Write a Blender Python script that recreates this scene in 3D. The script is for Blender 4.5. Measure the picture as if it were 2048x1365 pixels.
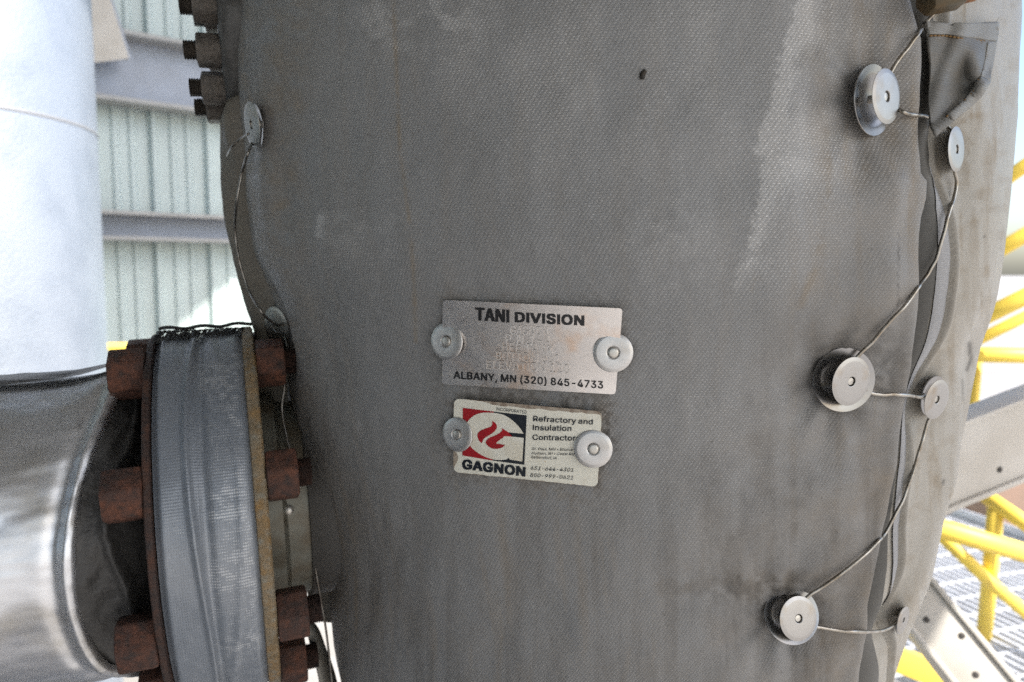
import bpy, bmesh, math, random
import numpy as np
from mathutils import Matrix, Vector

random.seed(7)
C = bpy.context.scene
for o in list(bpy.data.objects):
    bpy.data.objects.remove(o)

# ------------------------------------------------------------------ camera, sky, sun, exposure
PITCH = math.radians(5.0)
FPX = 1500.0                                     # focal length in pixels of the 2048-wide photograph
cam_d = bpy.data.cameras.new('camera')
cam = bpy.data.objects.new('camera', cam_d)
C.collection.objects.link(cam)
C.camera = cam
cam.location = (0, 0, 0)
cam.rotation_euler = (math.pi / 2 - PITCH, 0, 0)
cam_d.sensor_width = 22.3
cam_d.lens = 22.3 * FPX / 2048
cam_d.clip_start = 0.01
cam_d.clip_end = 6000
cam_d.dof.use_dof = True
cam_d.dof.focus_distance = 0.50
cam_d.dof.aperture_fstop = 4.6

SUN = Vector((0.55, -0.45, 0.75)).normalized()   # direction towards the sun
elev = math.asin(SUN.z)
azim = math.atan2(SUN.x, SUN.y)
world = bpy.data.worlds.new('World')
C.world = world
world.use_nodes = True
wn = world.node_tree
sky = wn.nodes.new('ShaderNodeTexSky')
sky.sky_type = 'NISHITA'
sky.sun_disc = False
sky.sun_elevation = elev
sky.sun_rotation = azim
sky.dust_density = 2.5
bg = wn.nodes['Background']
wn.links.new(sky.outputs['Color'], bg.inputs['Color'])
bg.inputs['Strength'].default_value = 0.15
sun_d = bpy.data.lights.new('sun', 'SUN')
sun_d.energy = 4.0
sun_d.angle = math.radians(0.5)
sun_d.color = (1.0, 0.95, 0.88)
sun = bpy.data.objects.new('sun', sun_d)
C.collection.objects.link(sun)
sun.rotation_euler = (-SUN).to_track_quat('-Z', 'Y').to_euler()
sun.location = (3, -3, 5)

C.view_settings.view_transform = 'Standard'
C.view_settings.look = 'None'
C.view_settings.gamma = 1
C.view_settings.use_curve_mapping = False
C.view_settings.exposure = 1.22
C.render.engine = 'CYCLES'
C.cycles.use_denoising = False
C.cycles.use_adaptive_sampling = False
C.cycles.blur_glossy = 0.5
C.cycles.max_bounces = 8
C.cycles.sample_clamp_indirect = 6.0

# ------------------------------------------------------------------ pixel <-> world
cp, sp = math.cos(PITCH), math.sin(PITCH)
FW = np.array([0, cp, -sp]); UP = np.array([0, sp, cp]); RT = np.array([1.0, 0, 0])


def ray(px, py):
    px = np.asarray(px, float); py = np.asarray(py, float)
    u = (px - 1024) / FPX; v = (682.5 - py) / FPX
    return FW + u[..., None] * RT + v[..., None] * UP


def P(px, py, depth):
    return ray(px, py) * np.asarray(depth, float)[..., None]


def project(p):
    p = np.asarray(p, float)
    d = p @ FW
    return 1024 + FPX * (p @ RT) / d, 682.5 - FPX * (p @ UP) / d


def V3(a):
    return Vector([float(x) for x in a])


# ------------------------------------------------------------------ noise
_rng = np.random.RandomState(3)
_tab = _rng.rand(256, 256)


def vnoise(x, y):
    x = np.asarray(x, float); y = np.asarray(y, float)
    xi = np.floor(x).astype(int); yi = np.floor(y).astype(int)
    fx = x - xi; fy = y - yi
    fx = fx * fx * (3 - 2 * fx); fy = fy * fy * (3 - 2 * fy)
    a = _tab[xi & 255, yi & 255]; b = _tab[(xi + 1) & 255, yi & 255]
    c = _tab[xi & 255, (yi + 1) & 255]; d = _tab[(xi + 1) & 255, (yi + 1) & 255]
    return (a * (1 - fx) + b * fx) * (1 - fy) + (c * (1 - fx) + d * fx) * fy


def fbm(x, y, n=4):
    s = 0; a = .5; t = 0
    for i in range(n):
        s = s + a * vnoise(x + 17.3 * i, y + 5.1 * i); t += a
        a *= .5; x = np.asarray(x) * 2.03; y = np.asarray(y) * 2.03
    return s / t


def sst(a, b, x):
    t = np.clip((x - a) / (b - a), 0, 1)
    return t * t * (3 - 2 * t)


# ------------------------------------------------------------------ objects
WM = {}


def frame(loc, zaxis=None, xaxis=None):
    """matrix with its local Z along zaxis"""
    if zaxis is None:
        return Matrix.Translation(V3(loc))
    z = V3(zaxis).normalized()
    x = V3(xaxis) if xaxis is not None else (Vector((0, 0, 1)) if abs(z.z) < .9 else Vector((1, 0, 0)))
    x = (x - z * x.dot(z)).normalized()
    y = z.cross(x)
    m = Matrix((x, y, z)).transposed().to_4x4()
    m.translation = V3(loc)
    return m


def props(o, label=None, cat=None, group=None, kind=None):
    if label: o['label'] = label
    if cat: o['category'] = cat
    if group: o['group'] = group
    if kind: o['kind'] = kind
    return o


def thing(name, label, cat, loc, zaxis=None, xaxis=None, group=None):
    o = bpy.data.objects.new(name, None)
    o.empty_display_size = .02
    C.collection.objects.link(o)
    m = frame(loc, zaxis, xaxis)
    o.matrix_world = m
    WM[o] = m
    return props(o, label, cat, group)


def part(name, V, F, mat, parent=None, smooth=True, local=False, uv=None, attrs=None, label=None, edge=None):
    """one mesh; V in world coordinates unless local"""
    V = np.asarray(V, float).reshape(-1, 3)
    if parent is not None:
        m = WM[parent]
    else:
        m = Matrix.Translation(V3(V.mean(0)))
    if not local:
        im = np.array(m.inverted())
        V = V @ im[:3, :3].T + im[:3, 3]
    me = bpy.data.meshes.new(name)
    me.from_pydata(V.tolist(), [], [list(map(int, f)) for f in F])
    if smooth:
        me.polygons.foreach_set('use_smooth', [True] * len(me.polygons))
        if edge is not None:
            try:
                me.set_sharp_from_angle(angle=math.radians(edge))
            except Exception:
                pass
    if uv is not None:
        lay = me.uv_layers.new(name='uv')
        li = np.empty(len(me.loops), int)
        me.loops.foreach_get('vertex_index', li)
        lay.data.foreach_set('uv', np.asarray(uv, np.float32)[li].ravel())
    for k, a in (attrs or {}).items():
        at = me.attributes.new(k, 'FLOAT', 'POINT')
        at.data.foreach_set('value', np.asarray(a, np.float32).ravel())
    if mat: me.materials.append(mat)
    me.update()
    o = bpy.data.objects.new(name, me)
    C.collection.objects.link(o)
    if parent is not None:
        o.parent = parent
        WM[o] = m
    else:
        o.matrix_world = m
        WM[o] = m
    if label: o['label'] = label
    return o


def copy_tree(o, parent=None):
    c = o.copy(); C.collection.objects.link(c); c.parent = parent
    for ch in list(o.children):
        copy_tree(ch, c)
    return c


def grid_faces(nr, nc, wrap=False):
    idx = np.arange(nr * nc).reshape(nr, nc)
    if wrap:
        idx = np.concatenate([idx, idx[:, :1]], 1)
    return np.stack([idx[:-1, :-1], idx[:-1, 1:], idx[1:, 1:], idx[1:, :-1]], -1).reshape(-1, 4)


def catmull(pts, n=8):
    pts = [np.asarray(p, float) for p in pts]
    out = []
    for i in range(len(pts) - 1):
        p0 = pts[max(i - 1, 0)]; p1 = pts[i]; p2 = pts[i + 1]; p3 = pts[min(i + 2, len(pts) - 1)]
        for k in range(n):
            t = k / n
            out.append(.5 * (2 * p1 + (p2 - p0) * t + (2 * p0 - 5 * p1 + 4 * p2 - p3) * t * t + (3 * p1 - p0 - 3 * p2 + p3) * t ** 3))
    out.append(pts[-1])
    return np.array(out)


def tube(pts, r, n=10, cap=True):
    pts = np.asarray(pts, float)
    T = np.gradient(pts, axis=0)
    T /= np.linalg.norm(T, axis=1)[:, None]
    a = np.array([0, 0, 1.0])
    if abs(T[0] @ a) > .9: a = np.array([1.0, 0, 0])
    N = a - T[0] * (a @ T[0]); N /= np.linalg.norm(N)
    V = []
    ang = np.linspace(0, 2 * np.pi, n, endpoint=False)
    rr = np.broadcast_to(np.asarray(r, float), (len(pts),))
    for i in range(len(pts)):
        N = N - T[i] * (N @ T[i]); N /= np.linalg.norm(N)
        B = np.cross(T[i], N)
        V.append(pts[i] + rr[i] * (np.cos(ang)[:, None] * N + np.sin(ang)[:, None] * B))
    V = np.concatenate(V)
    F = [list(f) for f in grid_faces(len(pts), n, True)]
    if cap:
        F.append(list(range(n))[::-1]); F.append(list(range((len(pts) - 1) * n, len(pts) * n)))
    return V, F


def lathe(profile, m, n=64, a0=0, a1=2 * math.pi, fn=None):
    """profile (r, h) spun round the local Z of m"""
    prof = np.asarray(profile, float)
    full = abs(a1 - a0 - 2 * math.pi) < 1e-6
    ang = np.linspace(a0, a1, n, endpoint=not full)
    R = prof[:, 0][:, None] * np.ones(n); H = prof[:, 1][:, None] * np.ones(n)
    A = ang[None, :] * np.ones((len(prof), 1))
    if fn: R, H = fn(R, H, A)
    V = np.stack([R * np.cos(A), R * np.sin(A), H], -1).reshape(-1, 3)
    M = np.array(m)
    V = V @ M[:3, :3].T + M[:3, 3]
    return V, grid_faces(len(prof), n, full)


def merge(*vf):
    Vs, Fs, k = [], [], 0
    for V, F in vf:
        V = np.asarray(V, float).reshape(-1, 3)
        Vs.append(V); Fs += [[int(i) + k for i in f] for f in F]; k += len(V)
    return np.concatenate(Vs), Fs


def bevel_mesh(V, F, w, seg=2):
    bm = bmesh.new()
    vs = [bm.verts.new(v) for v in V]
    for f in F: bm.faces.new([vs[i] for i in f])
    bmesh.ops.recalc_face_normals(bm, faces=bm.faces)
    bmesh.ops.bevel(bm, geom=bm.edges[:], offset=w, segments=seg, affect='EDGES', profile=.5)
    bm.verts.index_update()
    V = np.array([v.co[:] for v in bm.verts]); F = [[v.index for v in f.verts] for f in bm.faces]
    bm.free()
    return V, F


def prism(poly, h0, h1, m):
    poly = np.asarray(poly, float); n = len(poly)
    V = np.concatenate([np.c_[poly, np.full(n, h0)], np.c_[poly, np.full(n, h1)]])
    M = np.array(m); V = V @ M[:3, :3].T + M[:3, 3]
    F = [list(range(n))[::-1], list(range(n, 2 * n))] + [[i, (i + 1) % n, n + (i + 1) % n, n + i] for i in range(n)]
    return V, F


def box(m, sx, sy, sz, bev=0):
    V, F = prism([(-sx / 2, -sy / 2), (sx / 2, -sy / 2), (sx / 2, sy / 2), (-sx / 2, sy / 2)], -sz / 2, sz / 2, m)
    return bevel_mesh(V, F, bev) if bev else (V, F)


def hexnut(m, ac, h, rot=0, bev=.0016):
    """hexagon of across-corners ac along local Z from 0 to h"""
    poly = [(ac / 2 * math.cos(rot + i * math.pi / 3), ac / 2 * math.sin(rot + i * math.pi / 3)) for i in range(6)]
    V, F = prism(poly, 0, h, m)
    return bevel_mesh(V, F, bev, 2)


# ------------------------------------------------------------------ materials
class NT:
    def __init__(s, name):
        s.m = bpy.data.materials.new(name); s.m.use_nodes = True
        s.t = s.m.node_tree; s.b = s.t.nodes['Principled BSDF']

    def n(s, typ, **kw):
        nd = s.t.nodes.new(typ)
        for k, v in kw.items(): setattr(nd, k, v)
        return nd

    def link(s, a, b):
        s.t.links.new(a, b)

    def put(s, v, sock):
        if hasattr(v, 'is_output'): s.link(v, sock)
        elif isinstance(v, (tuple, list)) and len(v) == 3 and sock.type == 'RGBA': sock.default_value = (*v, 1)
        else: sock.default_value = v

    def math(s, op, a, b=0.0, c=0.0, clamp=False):
        nd = s.n('ShaderNodeMath', operation=op, use_clamp=clamp)
        s.put(a, nd.inputs[0]); s.put(b, nd.inputs[1]); s.put(c, nd.inputs[2])
        return nd.outputs[0]

    def mix(s, f, a, b, blend='MIX'):
        nd = s.n('ShaderNodeMix', data_type='RGBA', blend_type=blend)
        s.put(f, nd.inputs[0]); s.put(a, nd.inputs[6]); s.put(b, nd.inputs[7])
        return nd.outputs[2]

    def noise(s, scale, detail=4, vec=None, rough=.55, stretch=None):
        nd = s.n('ShaderNodeTexNoise')
        nd.inputs['Scale'].default_value = scale; nd.inputs['Detail'].default_value = detail
        nd.inputs['Roughness'].default_value = rough
        if vec is None: vec = s.coord()
        if stretch:
            mp = s.n('ShaderNodeMapping'); mp.inputs['Scale'].default_value = stretch
            s.link(vec, mp.inputs[0]); vec = mp.outputs[0]
        s.link(vec, nd.inputs['Vector'])
        return nd.outputs['Fac']

    def coord(s, which='Object'):
        if not hasattr(s, '_tc'): s._tc = s.n('ShaderNodeTexCoord')
        return s._tc.outputs[which]

    def ramp(s, f, lo, hi):
        nd = s.n('ShaderNodeMapRange'); nd.interpolation_type = 'SMOOTHSTEP'
        s.put(f, nd.inputs[0]); nd.inputs[1].default_value = lo; nd.inputs[2].default_value = hi
        return nd.outputs[0]

    def attr(s, name):
        nd = s.n('ShaderNodeAttribute'); nd.attribute_name = name
        return nd.outputs['Fac']

    def bump(s, h, strength, dist=.001, normal=None):
        nd = s.n('ShaderNodeBump'); nd.inputs['Strength'].default_value = strength; nd.inputs['Distance'].default_value = dist
        s.put(h, nd.inputs['Height'])
        if normal is not None: s.link(normal, nd.inputs['Normal'])
        return nd.outputs[0]

    def out(s, color=None, rough=None, metal=None, normal=None, spec=None, aniso=None):
        b = s.b.inputs
        if color is not None: s.put(color, b['Base Color'])
        if rough is not None: s.put(rough, b['Roughness'])
        if metal is not None: s.put(metal, b['Metallic'])
        if normal is not None: s.link(normal, b['Normal'])
        if spec is not None: s.put(spec, b['Specular IOR Level'])
        return s.m


def simple(name, base, var=None, rough=.5, metal=0., scale=40, bump=0, bscale=200, dist=.0005, lo=.35, hi=.7, spec=None):
    t = NT(name)
    col = base
    if var is not None:
        col = t.mix(t.ramp(t.noise(scale, 6), lo, hi), base, var)
    nrm = t.bump(t.noise(bscale, 4), bump, dist) if bump else None
    return t.out(col, rough, metal, nrm, spec)


def cloth(name, base, stain=(.205, .15, .085), grime=(.055, .048, .04), light=(.66, .65, .63), weave=1.0, rib=False, rough=.42):
    t = NT(name)
    uv = t.coord('UV')
    sep = t.n('ShaderNodeSeparateXYZ'); t.link(uv, sep.inputs[0])
    # slight waviness of the threads
    w1 = t.noise(60, 2, uv); w2 = t.noise(47, 2, uv)
    U = t.math('ADD', sep.outputs[0], t.math('MULTIPLY', w1, .0012))
    Vv = t.math('ADD', sep.outputs[1], t.math('MULTIPLY', w2, .0012))
    p = t.math('MULTIPLY', t.math('SUBTRACT', U, t.math('MULTIPLY', Vv, .615)), 2 * math.pi / .0026)
    q = t.math('MULTIPLY', Vv, 2 * math.pi / .00156)
    cpn = t.math('MULTIPLY_ADD', t.math('COSINE', p), .5, .5)
    cqn = t.math('MULTIPLY_ADD', t.math('COSINE', q), .5, .5)
    dot = t.math('POWER', t.math('MULTIPLY', cpn, cqn), 1.3)
    if rib:
        dot = t.math('MAXIMUM', dot, t.math('MULTIPLY', cqn, .75))
    # each thread catches differently
    thread = t.ramp(t.noise(420, 1, uv), .3, .72)
    dotv = t.math('MULTIPLY', dot, t.math('MULTIPLY_ADD', thread, .75, .25))
    rust = t.attr('rust'); grm = t.attr('grime'); scf = t.attr('scuff'); mot = t.attr('mottle')
    streak = t.ramp(t.noise(70, 5, uv, stretch=(1, .09, 1)), .42, .75)
    blotch = t.ramp(t.noise(16, 6, uv), .4, .75)
    fine = t.noise(900, 2, uv)
    col = t.mix(t.math('MULTIPLY', blotch, .35), base, tuple(c * .82 for c in base))
    col = t.mix(t.math('MULTIPLY', fine, .25), col, tuple(c * 1.25 for c in base))
    brown = t.ramp(t.noise(24, 8, uv, rough=.7), .35, .8)
    rf = t.math('MULTIPLY', rust, t.math('MULTIPLY_ADD', brown, .7, .3), clamp=True)
    sf = t.math('MULTIPLY', t.math('MULTIPLY', streak, mot), .46)
    col = t.mix(t.math('MAXIMUM', rf, sf, clamp=True), col, stain)
    col = t.mix(t.math('MULTIPLY', grm, t.math('MULTIPLY_ADD', t.noise(150, 5, uv, rough=.7), 1.0, .25), clamp=True), col, grime)
    speck = t.ramp(t.noise(260, 3, uv, rough=.7), .74, .80)
    col = t.mix(t.math('MULTIPLY', speck, .6), col, (.16, .11, .05))
    # thread crowns paler: worn where scuffed, with weave highlights put into the colour
    lf = t.math('MULTIPLY', dotv, t.math('MULTIPLY_ADD', scf, .9, .10 * weave), clamp=True)
    col = t.mix(lf, col, light)
    col = t.mix(t.math('MULTIPLY', t.math('POWER', scf, 2.0), .26, clamp=True), col, light)
    pit = t.math('MULTIPLY', t.math('SUBTRACT', 1.0, dot), .11 * weave)
    col = t.mix(pit, col, tuple(c * .5 for c in base))
    n1 = t.bump(dot, .34 * weave, .0007)
    n2 = t.bump(t.noise(35, 4, uv), .25, .003, n1)
    r = t.math('MULTIPLY_ADD', t.math('SUBTRACT', 1.0, dotv), .2, rough - .1)
    r = t.math('ADD', r, t.math('MULTIPLY', t.math('MAXIMUM', rust, grm), .2), clamp=True)
    return t.out(col, r, 0, n2, .5)


M = {}
M['cloth'] = cloth('grey_coated_cloth', (.195, .196, .195))
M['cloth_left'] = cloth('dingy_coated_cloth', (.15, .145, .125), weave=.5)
M['cloth_side'] = cloth('taupe_coated_cloth', (.33, .31, .27), weave=.5, light=(.56, .53, .48))
M['cloth_tape'] = cloth('ribbed_cloth', (.27, .27, .275), weave=.6, rib=True)
M['cloth_dark'] = cloth('olive_cloth', (.15, .14, .12), weave=.4)
M['shade_strip'] = cloth('shade_strip_cloth', (.088, .085, .077), weave=.35, rib=True, rough=.5, light=(.3, .29, .27))  # dark base stands in for shade inside the seam gap
M['flap'] = cloth('flap_cloth', (.10, .097, .088), weave=.5, rib=True, rough=.5)
M['thread'] = simple('brown_thread', (.16, .085, .025), (.25, .15, .05), .8)
M['flap_hem'] = cloth('flap_hem_cloth', (.18, .175, .16), weave=.6, rib=True, rough=.5)
M['pale_thread'] = simple('pale_thread', (.5, .48, .44), None, .7)
M['dark_thread'] = simple('dark_thread', (.035, .025, .03), None, .8)
M['wire'] = simple('lacing_wire_steel', (.42, .40, .36), (.26, .22, .17), .34, 1.0, 120)
M['wire_dark'] = simple('dull_wire_steel', (.25, .24, .22), (.15, .13, .11), .4, 1.0, 120)


def sheet_metal(name, base=(.62, .60, .58), rough=.3, stain=(.42, .33, .22), amt=.5, brushed=False):
    t = NT(name)
    f = t.ramp(t.noise(55, 6), .5, .8)
    col = t.mix(t.math('MULTIPLY', f, amt), base, stain)
    r = t.math('MULTIPLY_ADD', t.noise(90, 5), .22, rough - .1)
    if brushed:
        br = t.noise(260, 3, None, .6, (1, 26, 1) if brushed == 'x' else (26, 1, 1))
        nrm = t.bump(br, .06, .0004)
    else:
        nrm = t.bump(t.noise(500, 3), .05, .0004)
    nrm = t.bump(t.noise(30, 3), .12, .002, nrm)
    return t.out(col, r, 1.0, nrm)


M['washer'] = sheet_metal('stainless_washer', (.52, .51, .495), .40, (.42, .35, .27), .5)
M['cap'] = sheet_metal('dull_cap_steel', (.37, .36, .345), .40, (.30, .23, .15), .7)
M['disc_back'] = sheet_metal('stainless_backing', (.30, .295, .29), .27, (.32, .24, .15), .6)
M['plate'] = sheet_metal('brushed_plate', (.72, .685, .655), .36, (.70, .50, .36), .8, True)  # warm patches imitate reflected glints, painted into the metal's colour
M['emboss'] = simple('embossed_plate', (.62, .60, .58), (.52, .48, .44), .5, .35, 40)
M['pin'] = sheet_metal('pin_steel', (.50, .48, .44), .4)


def decal():
    t = NT('worn_cream_decal')
    co = t.coord('UV')
    sep = t.n('ShaderNodeSeparateXYZ'); t.link(co, sep.inputs[0])
    ed = t.attr('peel')
    pe = t.ramp(t.math('ADD', ed, t.math('MULTIPLY_ADD', t.noise(14, 5, co, .6, (1, .6, 1)), .75, -.38)), .47, .50)
    stain = t.ramp(t.noise(7, 7, co, .65), .5, .8)
    col = t.mix(t.math('MULTIPLY', stain, .5), (.66, .64, .55), (.52, .45, .32))
    col = t.mix(t.ramp(t.noise(60, 3, co), .68, .72), col, (.4, .3, .17))
    col = t.mix(pe, col, t.mix(t.ramp(t.noise(25, 5, co), .4, .65), (.33, .28, .22), (.20, .15, .11)))
    return t.out(col, t.math('MULTIPLY_ADD', pe, .3, .28), 0, t.bump(t.math('SUBTRACT', 1.0, pe), .5, .0003))


M['decal'] = decal()
M['ink'] = simple('black_ink', (.012, .012, .013), None, .4)
M['ink_navy'] = simple('navy_ink', (.010, .014, .020), None, .3)
M['ink_red'] = simple('red_ink', (.34, .008, .014), (.27, .01, .015), .3, 0, 60)
M['ink_white'] = simple('cream_ink', (.67, .65, .57), (.60, .56, .46), .28, 0, 90)


def rusty(name, a=(.055, .023, .015), b=(.135, .048, .024), c=(.012, .010, .009), rough=.75, metal=0.0):
    t = NT(name)
    f = t.ramp(t.noise(70, 8, rough=.7), .35, .7)
    g = t.ramp(t.noise(160, 6), .45, .7)
    big = t.ramp(t.noise(22, 4), .42, .62)
    col = t.mix(f, a, b); col = t.mix(t.math('MULTIPLY', g, .7), col, c); col = t.mix(t.math('MULTIPLY', big, .45), col, c)
    return t.out(col, t.math('MULTIPLY_ADD', f, .25, rough - .2), metal, t.bump(t.noise(220, 8, rough=.75), .9, .0022))


M['rust'] = rusty('rusted_steel')
M['rust_dark'] = rusty('dark_rust', (.03, .016, .012), (.075, .03, .016), (.012, .01, .01))
M['nut_grey'] = rusty('dull_zinc_nut', (.11, .10, .09), (.15, .13, .11), (.055, .045, .035), .6, .2)
M['stud'] = rusty('thread_steel', (.05, .045, .04), (.08, .065, .05), (.03, .025, .02), .55, .6)
M['ochre'] = rusty('ochre_edge', (.16, .115, .06), (.28, .165, .06), (.22, .21, .17), .65)
M['mastic'] = simple('black_mastic', (.026, .025, .024), (.045, .043, .040), .55, 0, 30, .8, 60, .004)
M['mastic_grey'] = simple('grey_mastic', (.05, .05, .048), (.085, .082, .075), .45, 0, 25, .8, 50, .004)
M['neck'] = simple('zinc_neck', (.15, .15, .125), (.11, .09, .06), .5, .3, 40)
M['strap'] = simple('dull_strap', (.26, .25, .22), (.17, .15, .12), .45, .4, 40)
M['sheet_dark'] = simple('dull_sheet', (.13, .125, .118), (.09, .082, .07), .5, .4, 15)
M['fringe'] = simple('black_yarn', (.018, .018, .018), (.03, .03, .03), .7)


def band_mat():
    t = NT('grey_blue_tape')
    co = t.coord('UV')
    sep = t.n('ShaderNodeSeparateXYZ'); t.link(co, sep.inputs[0])
    base = t.mix(t.ramp(t.noise(9, 5, co), .35, .7), (.165, .185, .212), (.205, .222, .245))
    yr = t.math('MULTIPLY_ADD', t.math('COSINE', t.math('MULTIPLY', sep.outputs[1], 2 * math.pi / .0024)), .5, .5)
    xr = t.math('MULTIPLY_ADD', t.math('COSINE', t.math('MULTIPLY', sep.outputs[0], 2 * math.pi / .0017)), .5, .5)
    wv = t.math('MULTIPLY', yr, t.math('MULTIPLY_ADD', xr, .7, .3))
    sc = t.attr('scuff')
    lace = t.ramp(t.math('MULTIPLY', t.math('MULTIPLY', t.ramp(t.noise(130, 4, co), .38, .6), wv), sc), .10, .42)
    col = t.mix(lace, base, (.38, .395, .41))
    nrm = t.bump(wv, .25, .0006)
    nrm = t.bump(t.noise(28, 4, co, .55, (1, .35, 1)), .5, .004, nrm)
    return t.out(col, t.math('MULTIPLY_ADD', t.noise(60, 3, co), .2, .26), .15, nrm, .6)


M['band'] = band_mat()


def jacket_mat():
    t = NT('aluminium_jacket')
    col = t.mix(t.ramp(t.noise(20, 6), .45, .8), (.66, .67, .69), (.46, .44, .40))
    n1 = t.bump(t.noise(14, 3, None, .5, (1, 1, .5)), .6, .02)
    n1 = t.bump(t.noise(300, 3), .06, .0005, n1)
    return t.out(col, t.math('MULTIPLY_ADD', t.noise(40, 5), .22, .34), 1.0, n1)


M['jacket'] = jacket_mat()
M['jacket_tape'] = simple('dark_foil_tape', (.10, .095, .088), (.06, .055, .05), .45, .5, 20, .5, 40, .003)


def column_mat():
    t = NT('stucco_aluminium')
    n1 = t.bump(t.noise(160, 2, None, .5, (1, 1, .5)), .5, .003)
    col = t.mix(t.ramp(t.noise(6, 4), .4, .7), (.37, .41, .47), (.31, .35, .41))
    return t.out(col, .45, .55, n1)


M['column'] = column_mat()
M['seam'] = simple('seam_band', (.35, .36, .38), None, .5, .5)
M['siding'] = simple('pale_green_siding', (.47, .55, .54), (.42, .49, .48), .4, 0, 3)
M['beam'] = simple('grey_beam_paint', (.33, .37, .44), (.28, .31, .36), .5, 0, 5)
M['beige'] = simple('beige_beam_paint', (.50, .475, .43), (.44, .41, .36), .5, 0, 9, .1, 60, .001)
M['girt_lip'] = simple('grey_lip_paint', (.36, .36, .35), (.30, .30, .29), .5, 0, 6)
M['hole'] = simple('dark_hole', (.05, .045, .04), None, .8)
M['yellow'] = simple('safety_yellow_paint', (.84, .62, .09), (.58, .40, .10), .5, 0, 14, .2, 90, .001, .5, .8)
M['grate'] = simple('galvanised_grating', (.60, .62, .66), (.48, .49, .52), .45, .2, 12)
M['concrete'] = simple('concrete_ground', (.36, .355, .35), (.28, .26, .24), .85, 0, 1.2, .3, 30, .004)
M['earth'] = simple('brown_bin', (.30, .20, .15), (.24, .17, .13), .7, 0, 4)
M['light_blocker'] = simple('blocker_sheet', (.30, .30, .29), None, .6)  # shared by the unseen light blockers
M['black_grit'] = simple('black_grit', (.008, .007, .005), (.03, .02, .01), .6, 0, 400)

# ------------------------------------------------------------------ ground
GZ = -1.62


def quad(name, pts, mat, **kw):
    return part(name, pts, [[0, 1, 2, 3]], mat, None, False, **kw)


g = quad('ground', [(-2500, -2500, GZ), (2500, -2500, GZ), (2500, 2500, GZ), (-2500, 2500, GZ)], M['concrete'])
g['kind'] = 'structure'

# ------------------------------------------------------------------ wall with girts (runs away to the right)
WD = np.array([math.sin(math.radians(50)), math.cos(math.radians(50)), 0.0])     # along the wall
WN = np.array([WD[1], -WD[0], 0.0])                                            # towards the camera side
W0 = P(300, 400, 4.3); W0 = np.array([W0[0], W0[1], 0.0])
# profile of the ribbed sheet: one major rib, two minor ribs every 0.305 m
cell = [(0, 0), (.016, .038), (.036, .038), (.052, 0), (.112, 0), (.124, .012), (.146, .012), (.158, 0), (.199, 0), (.211, .012), (.233, .012), (.245, 0)]
prof = []
for k in range(-26, 12):
    prof += [(k * .305 + x, d) for x, d in cell]
prof = np.array(prof)
zb, zt = GZ, 4.25
Vw = np.concatenate([[W0 + WD * s + WN * d + np.array([0, 0, z]) for s, d in prof] for z in (zb, zt)])
wall = part('metal_wall', Vw, grid_faces(2, len(prof)), M['siding'], None, False)
sol = wall.modifiers.new('thickness', 'SOLIDIFY'); sol.thickness = .02; sol.offset = -1
props(wall, 'pale green ribbed metal wall behind the white column', 'wall')


def wall_hit(px, py, off=0.0):
    d = ray(px, py)
    t = ((W0 + WN * off - 0) @ WN) / (d @ WN)
    return d * t


def girt(name, label, z0, z1, depth, lip, s0=-2.6, s1=3.4, off=.034):
    """channel girt, web towards the camera, lips above and below"""
    t = thing(name, label, 'beam', W0 + WD * s0 + WN * off + np.array([0, 0, z0]))
    def slab(a0, a1, za, zb_):
        c = [W0 + WD * s + WN * (off + a) + np.array([0, 0, z]) for s in (s0, s1) for (a, z) in ((a0, za), (a1, za), (a1, zb_), (a0, zb_))]
        return c, [[0, 1, 2, 3], [7, 6, 5, 4], [0, 4, 5, 1], [1, 5, 6, 2], [2, 6, 7, 3], [3, 7, 4, 0]]
    V, F = slab(0, .012, z0 + lip, z1 - lip)
    part('web', V, F, M['beam'], t, False)
    V, F = slab(0, depth, z1 - lip, z1)
    part('flange', V, F, M['girt_lip'], t, False)
    V, F = slab(0, depth, z0, z0 + lip)
    part('flange', V, F, M['girt_lip'], t, False)
    return t


def zat(px, py, off):
    return wall_hit(px, py, off)[2]


girt('steel_girt', 'wide grey steel beam across the upper part of the ribbed wall', zat(230, 203, .16), zat(300, 72, .16), .16, .022)
girt('steel_girt', 'narrow grey steel beam across the middle of the ribbed wall', zat(300, 482, .16), zat(300, 428, .06), .16, .02)

# diagonal brace in front of the upper beam
def brace():
    a = wall_hit(np.array(120.), np.array(-190.), .30); b = wall_hit(np.array(222.), np.array(122.), .22)
    ax = (b - a) / np.linalg.norm(b - a)
    side = np.cross(ax, WN); side /= np.linalg.norm(side)
    nrm = np.cross(side, ax)
    if nrm @ WN < 0: nrm = -nrm
    t = thing('diagonal_brace', 'beige diagonal steel brace meeting the upper beam beside the white column', 'brace', a)
    def bar(w0, w1, n0, n1):
        c = [p + side * w + nrm * n for p in (a, b) for (w, n) in ((w0, n0), (w1, n0), (w1, n1), (w0, n1))]
        return c, [[0, 1, 2, 3], [7, 6, 5, 4], [0, 4, 5, 1], [1, 5, 6, 2], [2, 6, 7, 3], [3, 7, 4, 0]]
    part('web', *bar(-.09, .09, 0, .012), M['beige'], t, False)
    part('flange', *bar(.09, .102, -.09, .012), M['beam'], t, False)
    part('flange', *bar(-.102, -.09, -.09, .012), M['beam'], t, False)
brace()

# ------------------------------------------------------------------ unseen canopy, deck and back wall, added to block sun and sky
def trace(p, z):
    t = (z - p[2]) / SUN.z
    return p + np.array(SUN) * t

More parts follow.
